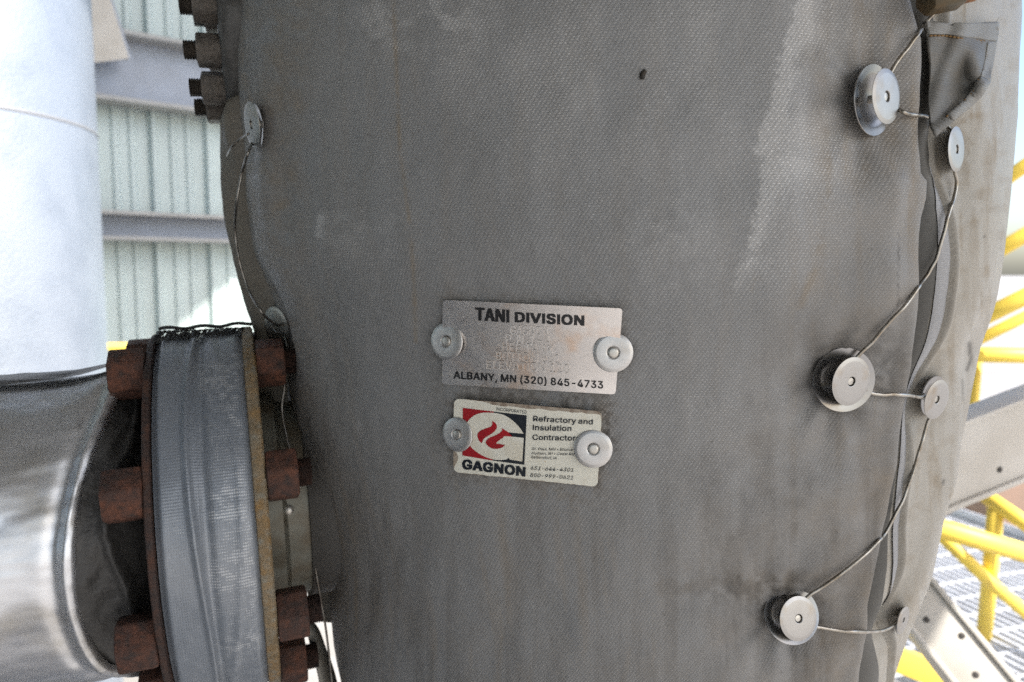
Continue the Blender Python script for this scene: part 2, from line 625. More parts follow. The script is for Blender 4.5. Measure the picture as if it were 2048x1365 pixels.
a = trace(wall_hit(np.array(205.), np.array(785.)), 4.3); b = trace(wall_hit(np.array(485.), np.array(545.)), 4.3)
dr = (b - a) / np.linalg.norm(b - a)
pa, pb = a - dr * 9.0, b + dr * 9
back = np.array([WN[0], WN[1], 0]) * -1
poly = [pa, pb, pb + back * 9, pa + back * 9]
Vr = [np.array([p[0], p[1], z]) for z in (4.3, 4.4) for p in poly]
r = part('light_blocker', Vr, [[3, 2, 1, 0], [4, 5, 6, 7], [0, 1, 5, 4], [1, 2, 6, 5], [2, 3, 7, 6], [3, 0, 4, 7]], M['light_blocker'], None, False)  # added canopy, front edge traced to set the shadow line on the wall
r['kind'] = 'structure'
Vr = [(x, y, z) for z in (1.05, 1.11) for x, y in ((-4.5, -3.2), (1.95, -3.2), (1.95, .85), (-4.5, .85))]
r = part('shade_deck', Vr, [[3, 2, 1, 0], [4, 5, 6, 7], [0, 1, 5, 4], [1, 2, 6, 5], [2, 3, 7, 6], [3, 0, 4, 7]], M['light_blocker'], None, False)  # overhead deck out of view, sized to shade the tank
r['kind'] = 'structure'

Vr = [(x, y, z) for z in (GZ, 1.05) for x, y in ((-6.0, -2.6), (-1.1, -2.6), (-1.1, -2.5), (-6.0, -2.5))]
r = part('sky_blocker_wall', Vr, [[3, 2, 1, 0], [4, 5, 6, 7], [0, 1, 5, 4], [1, 2, 6, 5], [2, 3, 7, 6], [3, 0, 4, 7]], M['light_blocker'], None, False)  # added wall behind the camera, darkens the left of the tank
r['kind'] = 'structure'

# ------------------------------------------------------------------ white column on the left
cx = P(-120, 500, 2.3)
col_t = thing('insulated_column', 'white sunlit metal clad column at the left edge', 'column', (cx[0], cx[1], GZ))
rad = 0.44
V, F = lathe([(rad, GZ), (rad, 3.2)], frame((cx[0], cx[1], 0), (0, 0, 1)), 96)
part('cladding', V, F, M['column'], col_t)
zs = .455
V, F = lathe([(rad + .001, zs - .006), (rad + .003, zs - .003), (rad + .003, zs + .002), (rad + .001, zs + .004)], frame((cx[0], cx[1], 0), (0, 0, 1)), 96)
part('lap_seam', V, F, M['seam'], col_t)

# yellow rail behind the column
def rail(name, pts, r, parent):
    V, F = tube(pts, r * .88, 12)
    return part(name, V, F, M['yellow'], parent)

lt = thing('guardrail', 'short run of yellow rail behind the flange, beside the white column', 'railing', P(-60, 720, 3.2))
rail('top_rail', [P(-200, 704, 3.2), P(330, 692, 3.4)], .021, lt)
rail('post', [P(-150, 700, 3.25), P(-150, 700, 3.25) + np.array([0, 0, -1.2])], .021, lt)

# ------------------------------------------------------------------ steelwork, rails and grating on the right
t = thing('guardrail', 'yellow tube guardrail with sloping rails right of the tank', 'railing', P(1975, 1290, 1.9))
rail('mid_rail', [P(1820, 1040, 1.62), P(2200, 1150, 1.8)], .025, t)
rail('post', [P(1992, 1010, 1.95), P(1966, 1300, 2.12)], .022, t)
rail('brace', [P(1960, 985, 1.97), P(2150, 1115, 1.85)], .023, t)
rail('brace', [P(1860, 1050, 2.0), P(1975, 1160, 2.0), P(2150, 1310, 1.95)], .019, t)
t = thing('stair_railing', 'yellow sloping stair handrails at the right edge of the picture', 'railing', P(1960, 850, 2.2))
rail('handrail', [P(1940, 410, 2.1), P(2200, 225, 2.0)], .022, t)
rail('handrail', [P(1920, 545, 2.1), P(2200, 385, 2.0)], .024, t)
rail('handrail', [P(1900, 668, 1.9), P(2200, 520, 1.8)], .024, t)
rail('mid_rail', [P(1880, 718, 2.3), P(2200, 560, 2.2)], .020, t)
rail('cross_rail', [P(1850, 707, 2.0), P(2250, 716, 2.0)], .024, t)
rail('post', [P(1957, 700, 2.05), P(1940, 900, 2.15), P(1930, 1000, 2.2)], .014, t)


def channel(name, label, a, b, wdir, width, lip, mat, holes=()):
    a = np.asarray(a); b = np.asarray(b)
    ax = (b - a) / np.linalg.norm(b - a)
    n = np.cross(ax, wdir); n /= np.linalg.norm(n)
    if n @ a > 0: n = -n                                  # towards the camera
    w = np.cross(n, ax); w /= np.linalg.norm(w)
    if w[2] < 0: w = -w
    t = thing(name, label, 'beam', a)
    def bar(w0, w1, n0, n1):
        c = [p + w * s + n * k for p in (a, b) for (s, k) in ((w0, n0), (w1, n0), (w1, n1), (w0, n1))]
        return bevel_mesh(np.array(c), [[0, 1, 2, 3], [7, 6, 5, 4], [0, 4, 5, 1], [1, 5, 6, 2], [2, 6, 7, 3], [3, 7, 4, 0]], .002)
    part('web', *bar(-width / 2, width / 2, -.008, 0), mat, t, True, edge=30)
    part('flange', *bar(width / 2 + .0005, width / 2 + .010, -lip, .006), mat, t, True, edge=30)
    part('flange', *bar(-width / 2 - .010, -width / 2 - .0005, -lip, .006), mat, t, True, edge=30)
    for px, py in holes:
        d = ray(np.array(float(px)), np.array(float(py)))
        tt = ((a + n * .001) @ n) / (d @ n)
        V, F = lathe([(0.0001, .0006), (.0045, .0006), (.0052, 0)], frame(d * tt, n), 20)
        part('bolt_hole', V, F, M['hole'], t)
    return t


channel('channel_beam', 'wide beige steel channel sloping up to the right edge, one bolt hole', P(1780, 985, 1.22), P(2200, 820, 1.3), np.array([0, 0, 1.]), .122, .05, M['beige'], [(2000, 940)])
channel('channel_beam', 'pale steel channel sloping down at lower right, three bolt holes', P(1770, 1118, 1.35), P(2080, 1500, 1.2), np.array([.3, .4, 1.]), .070, .06, M['beige'], [(1853, 1240), (1924, 1272), (1952, 1350)])
t = thing('toe_rail', 'dull yellow bar at the bottom right corner beside the tank', 'rail', P(1800, 1310, 1.5))
V, F = box(frame((P(1750, 1300, 1.5) + P(2000, 1400, 1.5)) / 2, P(2000, 1400, 1.5) - P(1750, 1300, 1.5), (0, 0, 1)), .05, .02, .42, .003)
part('bar', V, F, M['yellow'], t, True, edge=30)

# grating walkway
def grating():
    z = -1.02
    def gp(px, py):
        d = ray(np.array(float(px)), np.array(float(py)))
        return d * (z / d[2])
    c = gp(1990, 1230)
    bd = gp(2040, 1300) - gp(1900, 1230); bd[2] = 0; bd /= np.linalg.norm(bd)
    cd = np.array([-bd[1], bd[0], 0])
    t = thing('grating_walkway', 'galvanised bar grating walkway below the yellow guardrail', 'grating', c)
    vf = []
    for i in range(-16, 20):
        p = c + cd * i * .034
        vf.append(box(frame(p, bd, (0, 0, 1)), .028, .009, 1.5))
    part('bearing_bars', *merge(*vf), M['grate'], t, False)
    vf = []
    for i in range(-7, 8):
        vf.append(box(frame(c + bd * i * .1 + np.array([0, 0, .012]), cd, (0, 0, 1)), .007, .007, 1.2))
    part('cross_rods', *merge(*vf), M['grate'], t, False)
    V, F = box(frame(c + cd * .665, bd, (0, 0, 1)), .1, .008, 1.5)
    part('edge_plate', V, F, M['grate'], t, False)
    # brown crate-like block beyond
    d = ray(np.array(2010.), np.array(1000.))
    q = d * 4.2
    t2 = thing('brown_equipment_base', 'brown block beyond the guardrail under the beige channel', 'equipment', (q[0], q[1], GZ))
    V, F = box(frame((q[0] + .15, q[1], (GZ - .75) / 2), (0, 0, 1)), .9, .7, abs(GZ) - .75, .02)
    part('block', V, F, M['earth'], t2, True, edge=30)
    return t
grating()

# ------------------------------------------------------------------ the tank: silhouette -> radius by height
YA = 0.815
rows = np.array([-260, -120, 0, 100, 200, 300, 400, 500, 600, 700, 800, 900, 1000, 1100, 1200, 1300, 1400, 1540, 1700], float)
rgt = np.array([2030, 2038, 2043, 2043, 2040, 2035, 2026, 2015, 1999, 1964, 1945, 1924, 1900, 1880, 1838, 1803, 1788, 1770, 1750], float)
lft = np.array([478, 480, 480, 474, 478, 488, 492, 505, 545, 572, 582, 602, 632, 655, 660, 668, 684, 700, 710], float)
dl, drr = ray(lft, rows), ray(rgt, rows)
al = np.arctan2(dl[:, 0], dl[:, 1]); ar = np.arctan2(drr[:, 0], drr[:, 1])
hc, hh = (al + ar) / 2, (ar - al) / 2
D = YA / np.cos(hc)
Rr = D * np.sin(hh); Xr = D * np.sin(hc)
tan_t = np.sqrt(D ** 2 - Rr ** 2)
zr = tan_t * (dl[:, 2] / np.hypot(dl[:, 0], dl[:, 1]) + drr[:, 2] / np.hypot(drr[:, 0], drr[:, 1])) / 2
o_ = np.argsort(zr); zr, Rr, Xr = zr[o_], Rr[o_], Xr[o_]
zf = np.linspace(zr[0], zr[-1], 400)


def smooth1(a, k=13):
    ker = np.hanning(k + 2)[1:-1]; ker /= ker.sum()
    return np.convolve(np.pad(a, k // 2, 'edge'), ker, 'valid')

Rf_, Xf_ = smooth1(np.interp(zf, zr, Rr)), smooth1(np.interp(zf, zr, Xr))


def Rz(z): return np.interp(z, zf, Rf_)
def Xz(z): return np.interp(z, zf, Xf_)


def cyl(th, z, r):
    """th measured from -Y (towards the camera), positive to the right"""
    return np.stack([Xz(z) + r * np.sin(th), YA - r * np.cos(th), z + 0 * th], -1)


def hit_radius(px, py, radf, st=.004):
    """first hit of the pixel ray with r = radf(theta, z)"""
    d = ray(px, py)
    def f(t):
        p = d * t[..., None]
        x = p[..., 0] - Xz(p[..., 2]); y = p[..., 1] - YA
        return np.hypot(x, y) - radf(np.arctan2(x, -y), p[..., 2])
    t0 = np.full(d.shape[:-1], .25); f0 = f(t0)
    hit = np.zeros(t0.shape, bool); lo = t0.copy(); hi = t0.copy()
    best = np.full(t0.shape, 9.); bt = t0.copy()
    for k in range(1, int(.8 / st)):
        t1 = .25 + k * st + 0 * t0
        f1 = f(t1)
        new = (~hit) & (f1 <= 0)
        hi = np.where(new, t1, hi); lo = np.where(new, t1 - st, lo); hit |= new
        m = (~hit) & (f1 < best); best = np.where(m, f1, best); bt = np.where(m, t1, bt)
    for _ in range(24):
        mid = (lo + hi) / 2; fm = f(mid)
        hi = np.where(fm <= 0, mid, hi); lo = np.where(fm > 0, mid, lo)
    tt = np.where(hit, hi, bt)
    p = d * tt[..., None]
    return p, hit


def thz(p):
    p = np.asarray(p)
    return np.arctan2(p[..., 0] - Xz(p[..., 2]), -(p[..., 1] - YA)), p[..., 2]


base_r = lambda th, z: Rz(z)
A = np.array

# seam between the front and the right blanket
seam_px = A([(1826, -260), (1830, -80), (1838, 0), (1850, 45), (1861, 85), (1858, 150), (1853, 230), (1852, 300), (1855, 350), (1866, 366), (1864, 400), (1856, 440), (1849, 520), (1850, 600), (1846, 660), (1840, 730), (1830, 790), (1822, 850), (1813, 920), (1797, 1000), (1780, 1060), (1768, 1130), (1757, 1200), (1747, 1280), (1737, 1365), (1722, 1500), (1705, 1680)], float)
sp_, _ = hit_radius(seam_px[:, 0] - 26, seam_px[:, 1], lambda th, z: Rz(z) - .004)
s_th, s_z = thz(sp_)
k_ = np.argsort(s_z)


def seam_th(z): return np.interp(z, s_z[k_], s_th[k_])


def pixhit(px, py, radf=base_r):
    return hit_radius(A([float(px)]), A([float(py)]), radf)[0][0]


# dents: (px, py, depth m, width m, height m)
dents = [(1750, 200, .012, .030, .034), (1688, 762, .014, .036, .034), (1583, 1232, .013, .036, .036), (495, 250, .012, .018, .03), (566, 655, .012, .018, .035),
         (1560, 880, .004, .06, .03), (1760, 1090, .004, .025, .05), (1430, 1180, .003, .06, .03), (640, 1010, -.004, .03, .04)]
bumps = [(1785, 335, .006, .018, .020), (1800, 480, .007, .030, .055), (1560, 350, .004, .022, .10), (1790, 60, .006, .03, .04), (1770, 640, .005, .03, .05), (1710, 950, .006, .035, .045), (1690, 1090, .004, .03, .03), (1660, 1330, .005, .04, .03),
         (540, 420, .004, .02, .05), (1180, 520, .002, .08, .07), (900, 1150, .002, .07, .06)]
gs = []
for px, py, dp, w, h in dents: gs.append((*thz(pixhit(px, py)), -dp, w, h))
for px, py, dp, w, h in bumps: gs.append((*thz(pixhit(px, py)), dp, w, h))


def front_disp(th, z):
    R = Rz(z)
    q = (seam_th(z) - th) * R                       # distance from the seam edge
    d = np.zeros_like(q)
    calm = .14 + .86 * sst(.004, .04, q)
    for t0, z0, a_, w, h in gs:
        d = d + calm * a_ * np.exp(-(((th - t0) * R / w) ** 2 + ((z - z0) / h) ** 2))
    for t0, z0, a_, w, h in gs[:3]:                  # cloth drawn in towards each anchor
        ux, uz = (th - t0) * R, z - z0
        rho = np.hypot(ux, uz)
        d = d + calm * .0013 * np.sin(9 * np.arctan2(uz, ux) + 2.5 * np.sin(t0 * 40)) * np.exp(-((rho - .036) / .020) ** 2)
    u = th * R
    d = d + .0065 * (fbm(u * 11 + 3, z * 9 + 8, 3) - .5) + .0016 * (fbm(u * 45, z * 38, 3) - .5)
    # shallow folds that fan out of the seam near the lacing
    edge = np.exp(-q / .09)
    d = d + calm * edge * .0032 * np.sin(z * 95 + 4 * fbm(u * 8, z * 12, 2) + q * 20)
    # rolled edge at the seam, waved
    e = .007
    d = d + .004 * np.exp(-((q - .010) / .010) ** 2)
    qq = np.clip(q / e, 0, 1)
    d = d - .010 * (1 - np.sqrt(np.clip(1 - (1 - qq) ** 2, 0, 1)))
    return d


def front_r(th, z): return Rz(z) + front_disp(th, z)


# front blanket mesh
NS, NZ = 620, 560
zz = np.linspace(zf[6], zf[-6], NZ)
# s: 0 at the seam edge; dense near it
sg = np.concatenate([np.linspace(0, .02, 26)[:-1], np.linspace(.02, 1, NS - 25)])
TH = np.empty((NZ, NS)); ZZ = np.empty((NZ, NS))
for i, z in enumerate(zz):
    st = seam_th(z)
    t0 = -1.42 - .0 * z
    TH[i] = st + (t0 - st) * sg
    ZZ[i] = z
# ragged hem
RR = front_r(TH, ZZ)
XYZ = cyl(TH, ZZ, RR)
XYZ[:, 0] += 0
U_ = TH * .33; V_ = ZZ
ppx, ppy = project(XYZ)


def seg_mask(px, py, pts, w):
    """soft distance mask to a polyline in the picture plan of the photograph"""
    m = np.zeros_like(px)
    for (x0, y0), (x1, y1) in zip(pts[:-1], pts[1:]):
        vx, vy = x1 - x0, y1 - y0
        t = np.clip(((px - x0) * vx + (py - y0) * vy) / (vx * vx + vy * vy + 1e-9), 0, 1)
        dd = np.hypot(px - x0 - t * vx, py - y0 - t * vy)
        m = np.maximum(m, np.exp(-(dd / w) ** 2))
    return m


def quad_dist(px, py, q):
    """signed distance (px) outside a convex quad, clockwise in picture coordinates"""
    d = np.full_like(px, -1e9)
    for (x0, y0), (x1, y1) in zip(q, q[1:] + q[:1]):
        L = math.hypot(x1 - x0, y1 - y0)
        d = np.maximum(d, ((px - x0) * (y1 - y0) - (py - y0) * (x1 - x0)) / L)
    return d


PLATE = [(890, 600), (1245, 617), (1231, 788), (889, 768)]
CARD = [(912, 796), (1205, 822), (1196, 972), (911, 943)]


def stains(px, py, u, v):
    n1 = fbm(px / 30, py / 24, 5); n2 = fbm(px / 70 + 9, py / 160, 4); n3 = fbm(px / 9 + 4, py / 9, 3)
    nv = fbm(px / 22 + 3, py / 240 + 7, 4)
    rust = np.zeros_like(px); grime = np.zeros_like(px); scuff = np.zeros_like(px)
    # long thin rust run left of the middle
    rust += 1.0 * seg_mask(px, py, [(783, -100), (792, 120), (800, 300), (822, 470), (829, 590), (832, 700)], 4.0) * sst(.22, .45, n1)
    rust += .30 * seg_mask(px, py, [(783, -100), (792, 120), (800, 300), (815, 470), (835, 640)], 22) * n2
    rust += .22 * seg_mask(px, py, [(890, 360), (893, 560), (905, 590)], 10)
    # ochre streaks down the right of the front blanket
    rust += .95 * seg_mask(px, py, [(1790, -100), (1745, 60), (1700, 190), (1690, 330)], 34) * sst(.42, .68, nv)
    rust += .6 * seg_mask(px, py, [(1830, -60), (1810, 120), (1800, 320)], 40) * sst(.4, .7, n2)
    rust += .55 * seg_mask(px, py, [(1660, 380), (1635, 520), (1600, 620)], 9) * sst(.4, .6, n1)
    rust += .6 * seg_mask(px, py, [(1515, 560), (1490, 620)], 7) * sst(.4, .6, n1)
    rust += .36 * sst(1200, 1700, px) * sst(300, 900, py) * (.3 + n2) + .26 * sst(700, 1200, py) * (.2 + nv)
    grime += .32 * sst(720, 1250, py) * sst(.42, .7, nv)
    rust += .45 * sst(1450, 1800, px) * sst(.5, .75, nv) + .34 * sst(1560, 1760, px) * (.5 + .5 * n2)
    # brown halo round the two plates
    for qd, s in ((PLATE, .55), (CARD, 1.0)):
        dd = quad_dist(px, py, qd)
        h = np.exp(-np.clip(dd, 0, None) / (9 + 16 * n3)) * sst(.26, .55, n1)
        rust += .75 * s * h; grime += .9 * s * h * sst(.38, .6, n3)
    for cx_, cy_, r0 in ((900, 682, 37), (1226, 704, 40), (921, 867, 35), (1187, 895, 38)):
        dd = np.hypot(px - cx_, py - cy_) - r0
        grime += .8 * np.exp(-np.clip(dd, 0, None) / 7) * sst(.35, .6, n3)
    rust += .55 * seg_mask(px, py, [(1090, 985), (1140, 985), (1150, 1005)], 16) * sst(.4, .6, n3)
    grime += .5 * seg_mask(px, py, [(1130, 800), (1210, 830), (1215, 900)], 12) * sst(.4, .62, n3)
    # general dinge: left, bottom right, round the lacing anchors
    rust += .42 * sst(820, 480, px) * sst(.3, .7, n2) + .25 * sst(700, 480, px) * nv
    rust += .38 * sst(640, 590, px) * sst(.35, .6, n1)
    grime += .30 * np.exp(-(((px - 1600) / 210) ** 2 + ((py - 1010) / 150) ** 2)) * sst(.38, .62, n2 * .5 + n1 * .5)
    grime += .5 * np.exp(-(((px - 1480) / 140) ** 2 + ((py - 1180) / 40) ** 2)) * sst(.35, .6, n1)
    rust += .45 * np.exp(-(((px - 1460) / 160) ** 2 + ((py - 1165) / 26) ** 2)) * sst(.35, .6, n1)
    rust += .42 * sst(1570, 1740, px) * sst(560, 220, py) * (.4 + .6 * nv)
    for cx_, cy_, r0 in ((1690, 762, 60), (1583, 1230, 55)):
        dd = np.hypot(px - cx_, py - cy_) - r0
        grime += .75 * np.exp(-np.clip(dd, 0, None) / 28) * sst(.3, .65, n1)
    grime += .55 * seg_mask(px, py, [(1760, 660), (1790, 720), (1770, 780)], 34) * sst(.35, .6, n1)
    grime += .35 * sst(1240, 1480, px) * sst(560, 700, py) * sst(.45, .7, n2)
    grime += .8 * seg_mask(px, py, [(1284, 158), (1289, 144)], 4)
    # stitch holes
    for k in range(26):
        x0 = 1797 + 1.5 * math.sin(k * 1.7); y0 = 470 + k * 5.6
        grime += (.95 if random.random() < .6 else .3) * np.exp(-((px - x0) ** 2 + (py - y0) ** 2) / 5.5)
    for k in range(70):
        x0, y0, rr = random.uniform(540, 1800), random.uniform(0, 1365), random.uniform(1.2, 2.6)
        grime += .8 * np.exp(-((px - x0) ** 2 + (py - y0) ** 2) / rr ** 2)
    # rubbed pale patches, with painted sheen along the slanting streak
    line = [(1625, -60), (1600, 20), (1560, 170), (1520, 310)]
    xl = np.interp(py, [p[1] for p in line], [p[0] for p in line])
    xl = xl + 26 * (n3 - .5) - 12
    scuff += 1.1 * sst(-5, 4, px - xl) * np.exp(-(np.clip(px - xl, 0, 90) / 30) ** 2) * sst(318, 300, py) * (.45 + .55 * sst(.3, .5, n1))
    scuff += .45 * sst(0, 26, px - xl) * sst(330, 60, px - xl) * sst(420, 300, py) * sst(.35, .65, n2)
    xl2 = np.interp(py, [310, 430, 620], [1545, 1520, 1465])
    xl2 = xl2 + 30 * (n3 - .5) - 12
    scuff += 1.1 * sst(-5, 4, px - xl2) * np.exp(-(np.clip(px - xl2, 0, 90) / 34) ** 2) * sst(308, 322, py) * sst(640, 430, py) * (.4 + .6 * sst(.3, .5, n1))
    scuff += .35 * sst(0, 20, px - xl2) * sst(260, 60, px - xl2) * sst(300, 340, py) * sst(640, 520, py)
    scuff += .38 * sst(410, 440, py) * sst(600, 470, py) * sst(625, 640, px) * sst(1000, 640, px) * sst(.3, .6, n1)
    scuff += .9 * seg_mask(px, py, [(642, 435), (636, 470)], 9)
    scuff += .55 * np.exp(-(((px - 830) / 150) ** 2 + ((py - 40) / 75) ** 2)) * sst(.42, .62, n1)
    scuff += .25 * np.exp(-(((px - 1250) / 420) ** 2 + ((py - 120) / 260) ** 2)) * sst(.3, .7, n2)
    scuff += .35 * np.exp(-(((px - 1330) / 150) ** 2 + ((py - 480) / 120) ** 2)) * sst(.35, .65, n1)
    scuff += .22 * np.exp(-(((px - 1400) / 200) ** 2 + ((py - 840) / 200) ** 2))
    scuff += .22 * sst(620, 200, py) * sst(520, 800, px) * (.5 + n2)
    mottle = .25 + .6 * sst(800, 1150, py) * sst(500, 700, px) * sst(1650, 1350, px) + .2 * sst(900, 600, px)
    return dict(rust=np.clip(rust, 0, 1), grime=np.clip(grime, 0, 1), scuff=np.clip(scuff, 0, 1), mottle=np.clip(mottle, 0, 1))


bl = thing('insulation_blanket', 'large grey woven insulation blanket across the front of the tank, carrying both plates', 'insulation blanket', (Xz(zz[0]), YA, zz[0]), group='insulation blankets laced round the tank')
part('cover', XYZ.reshape(-1, 3), grid_faces(NZ, NS), M['cloth'], bl, True, uv=np.stack([U_, V_], -1).reshape(-1, 2), attrs=stains(ppx, ppy, U_, V_))
# the turned-under hem at the seam
inner = []
qs = np.linspace(0, 1, 10)
for i, z in enumerate(zz):
    st = seam_th(z); r0 = RR[i, 0]
    inner.append(cyl(np.full(10, st) - .05 * qs, np.full(10, z), r0 - .004 * np.sqrt(qs) - .004 * qs))
inner = np.array(inner)
part('hem', inner.reshape(-1, 3), grid_faces(NZ, 10), M['cloth_dark'], bl, True, uv=np.stack([np.tile(qs * .02, (NZ, 1)), ZZ[:, :10]], -1).reshape(-1, 2))

# the steel tank shell inside the blankets
shell_z = np.linspace(zf[2], zf[-3], 60)
ang = np.linspace(-math.pi, math.pi, 97)[:-1]
SV = np.concatenate([cyl(ang, np.full(96, z), Rz(z) - .05) for z in shell_z])
sh = part('tank_shell', SV, grid_faces(60, 96, True), M['sheet_dark'])
props(sh, 'dark steel tank shell glimpsed behind the blanket gaps', 'tank')

# ------------------------------------------------------------------ right blanket
r_dents = [(1912, 300, .010, .016, .03), (1870, 800, .012, .02, .03), (1805, 1240, .012, .02, .03), (1960, 690, .006, .03, .03)]
r_bumps = [(1960, 430, .006, .05, .08), (1900, 960, .007, .03, .06), (1850, 1130, .006, .02, .04), (1935, 380, -.004, .012, .05)]
gr = [(*thz(pixhit(px, py)), -dp, w, h) for px, py, dp, w, h in r_dents] + [(*thz(pixhit(px, py)), dp, w, h) for px, py, dp, w, h in r_bumps]
# line of the stitched tape on the right blanket
tape_px = A([(1886, 300), (1900, 380), (1906, 450), (1907, 520), (1900, 600), (1888, 680), (1868, 760), (1850, 830), (1838, 900), (1824, 1000), (1815, 1060), (1812, 1130), (1808, 1180), (1800, 1260), (1790, 1365)], float)
tp_, _ = hit_radius(tape_px[:, 0], tape_px[:, 1], base_r)
t_th, t_z = thz(tp_)
kt = np.argsort(t_z)


def tape_th(z): return np.interp(z, t_z[kt], t_th[kt])


def right_disp(th, z):
    R = Rz(z)
    q = (th - seam_th(z)) * R
    d = np.zeros_like(q)
    for t0, z0, a_, w, h in gr:
        d = d + a_ * np.exp(-(((th - t0) * R / w) ** 2 + ((z - z0) / h) ** 2))
    u = th * R
    d = d + .006 * (fbm(u * 12 + 31, z * 7 + 2, 3) - .5) + .0016 * (fbm(u * 40, z * 30 + 5, 3) - .5)
    L = np.clip((tape_th(z) - seam_th(z)) * R, .012, .05)
    x = np.clip(q / (.78 * L), -1, 1)
    d = d - .010 * np.exp(-np.clip(q, 0, 1) / .045)
    d = d - .060 * (1 - np.sqrt(np.clip(1 - (1 - np.clip(x, 0, 1)) ** 2, 0, 1))) - .030 * np.clip(-x, 0, 1)
    # hem roll beside the tape
    qt = (th - tape_th(z)) * R
    d = d + .0035 * np.exp(-((qt - .004) / .004) ** 2) - .0022 * np.exp(-((qt + .001) / .0015) ** 2)
    return d - .002


def right_r(th, z): return Rz(z) + right_disp(th, z)


NS2, NZ2 = 340, 520
zz2 = np.linspace(zf[6], zf[-6], NZ2)
sg2 = np.concatenate([np.linspace(0, .35, 190)[:-1], np.linspace(.35, 1, NS2 - 189)])
TH2 = np.array([seam_th(z) - .04 + (2.15 - seam_th(z)) * sg2 for z in zz2]); ZZ2 = np.repeat(zz2[:, None], NS2, 1)
X2 = cyl(TH2, ZZ2, right_r(TH2, ZZ2))
px2, py2 = project(X2)


def stains2(px, py):
    n1 = fbm(px / 26 + 50, py / 26, 4); nv = fbm(px / 14 + 3, py / 120 + 7, 4); n3 = fbm(px / 7, py / 7, 3)
    rust = .5 * sst(.48, .72, nv) + .35 * sst(.5, .7, n1)
    rust += .5 * seg_mask(px, py, [(1935, 250), (1940, 320), (1965, 420)], 22) * sst(.4, .6, n1)
    grime = .9 * seg_mask(px, py, [(1939, 688), (1940, 708)], 5.5) + .9 * seg_mask(px, py, [(1943, 716), (1934, 740)], 4) + .5 * seg_mask(px, py, [(1925, 760), (1926, 800)], 3)
    grime += .9 * seg_mask(px, py, [(1885, 968), (1888, 962)], 3.5) + .8 * seg_mask(px, py, [(1968, 472), (1969, 474)], 3)
    qt = (TH2 - tape_th(ZZ2)) * Rz(ZZ2)
    grime += .7 * np.exp(-((qt + .0012) / .0007) ** 2) * sst(.4, .5, vnoise(py / 2.6, px * 0))
    grime += .35 * (qt > .001) * (qt < .0075)
    scuff = .5 * seg_mask(px, py, [(1900, 690), (1885, 740)], 14) * sst(.4, .6, n3)
    return dict(rust=np.clip(rust, 0, 1), grime=np.clip(grime, 0, 1), scuff=np.clip(scuff, 0, 1), mottle=.4 + 0 * px)


rb = thing('insulation_blanket', 'taupe insulation blanket round the right side of the tank, with a cloth flap', 'insulation blanket', (Xz(zz[0]) + .2, YA, zz[0]), group='insulation blankets laced round the tank')
part('cover', X2.reshape(-1, 3), grid_faces(NZ2, NS2), M['cloth_side'], rb, True, uv=np.stack([TH2 * .33, ZZ2], -1).reshape(-1, 2), attrs=stains2(px2, py2))
# edge tape strip between the seam and the stitched line
NT_ = 14
zt_ = np.linspace(thz(pixhit(1890, 330))[1], thz(pixhit(1840, 1200))[1], 160)[::1]
zt_ = np.sort(zt_)
e_ = np.linspace(0, 1, NT_)
fz_ = (zt_ - zt_[0]) / (zt_[-1] - zt_[0])
lo_ = np.interp(fz_, [0, .12, .35, .6, .8, .92, 1], [.94, .80, .70, .65, .67, .72, .97])
TH3 = np.array([seam_th(z) + (tape_th(z) - seam_th(z)) * (l_ + (.985 - l_) * e_) for z, l_ in zip(zt_, lo_)]); ZZ3 = np.repeat(zt_[:, None], NT_, 1)
X3 = cyl(TH3, ZZ3, right_r(TH3, ZZ3) + .0016)
part('edge_tape', X3.reshape(-1, 3), grid_faces(len(zt_), NT_), M['cloth_tape'], rb, True, uv=np.stack([TH3 * .33, ZZ3], -1).reshape(-1, 2))

# closing strip tucked under the front blanket, darkened to carry the gap's shade
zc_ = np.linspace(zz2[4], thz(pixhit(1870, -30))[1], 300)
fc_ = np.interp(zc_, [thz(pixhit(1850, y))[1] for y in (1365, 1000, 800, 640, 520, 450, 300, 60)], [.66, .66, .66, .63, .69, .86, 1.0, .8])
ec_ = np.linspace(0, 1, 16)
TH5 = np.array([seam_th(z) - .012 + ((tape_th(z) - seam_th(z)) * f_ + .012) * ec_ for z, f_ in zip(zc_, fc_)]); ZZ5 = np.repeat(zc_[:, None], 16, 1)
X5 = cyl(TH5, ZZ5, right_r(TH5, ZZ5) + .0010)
part('closing_shade_strip', X5.reshape(-1, 3), grid_faces(len(zc_), 16), M['shade_strip'], rb, True, uv=np.stack([TH5 * .33, ZZ5], -1).reshape(-1, 2))

# cloth flap at the top right, folded over
fl_px = A([(1846, 44), (1900, 50), (1950, 48), (1994, 46), (1992, 70), (1986, 100), (1980, 140), (1976, 165), (1960, 190), (1935, 215), (1905, 240), (1868, 272), (1858, 250), (1856, 200), (1858, 130), (1852, 80)], float)
bm = bmesh.new()
vs = [bm.verts.new((x, y, 0)) for x, y in fl_px]
bm.faces.new(vs)
for k in range(1846, 2000, 6): bmesh.ops.bisect_plane(bm, geom=bm.verts[:] + bm.edges[:] + bm.faces[:], plane_co=(k, 0, 0), plane_no=(1, 0, 0))
for k in range(44, 276, 6): bmesh.ops.bisect_plane(bm, geom=bm.verts[:] + bm.edges[:] + bm.faces[:], plane_co=(0, k, 0), plane_no=(0, 1, 0))
bm.verts.index_update()
F2 = A([v.co[:2] for v in bm.verts]); FF = [[v.index for v in f.verts] for f in bm.faces]
bm.free()
flap_r = lambda th, z: Rz(z) - .006 + 0 * th
hp, _ = hit_radius(F2[:, 0], F2[:, 1], flap_r)


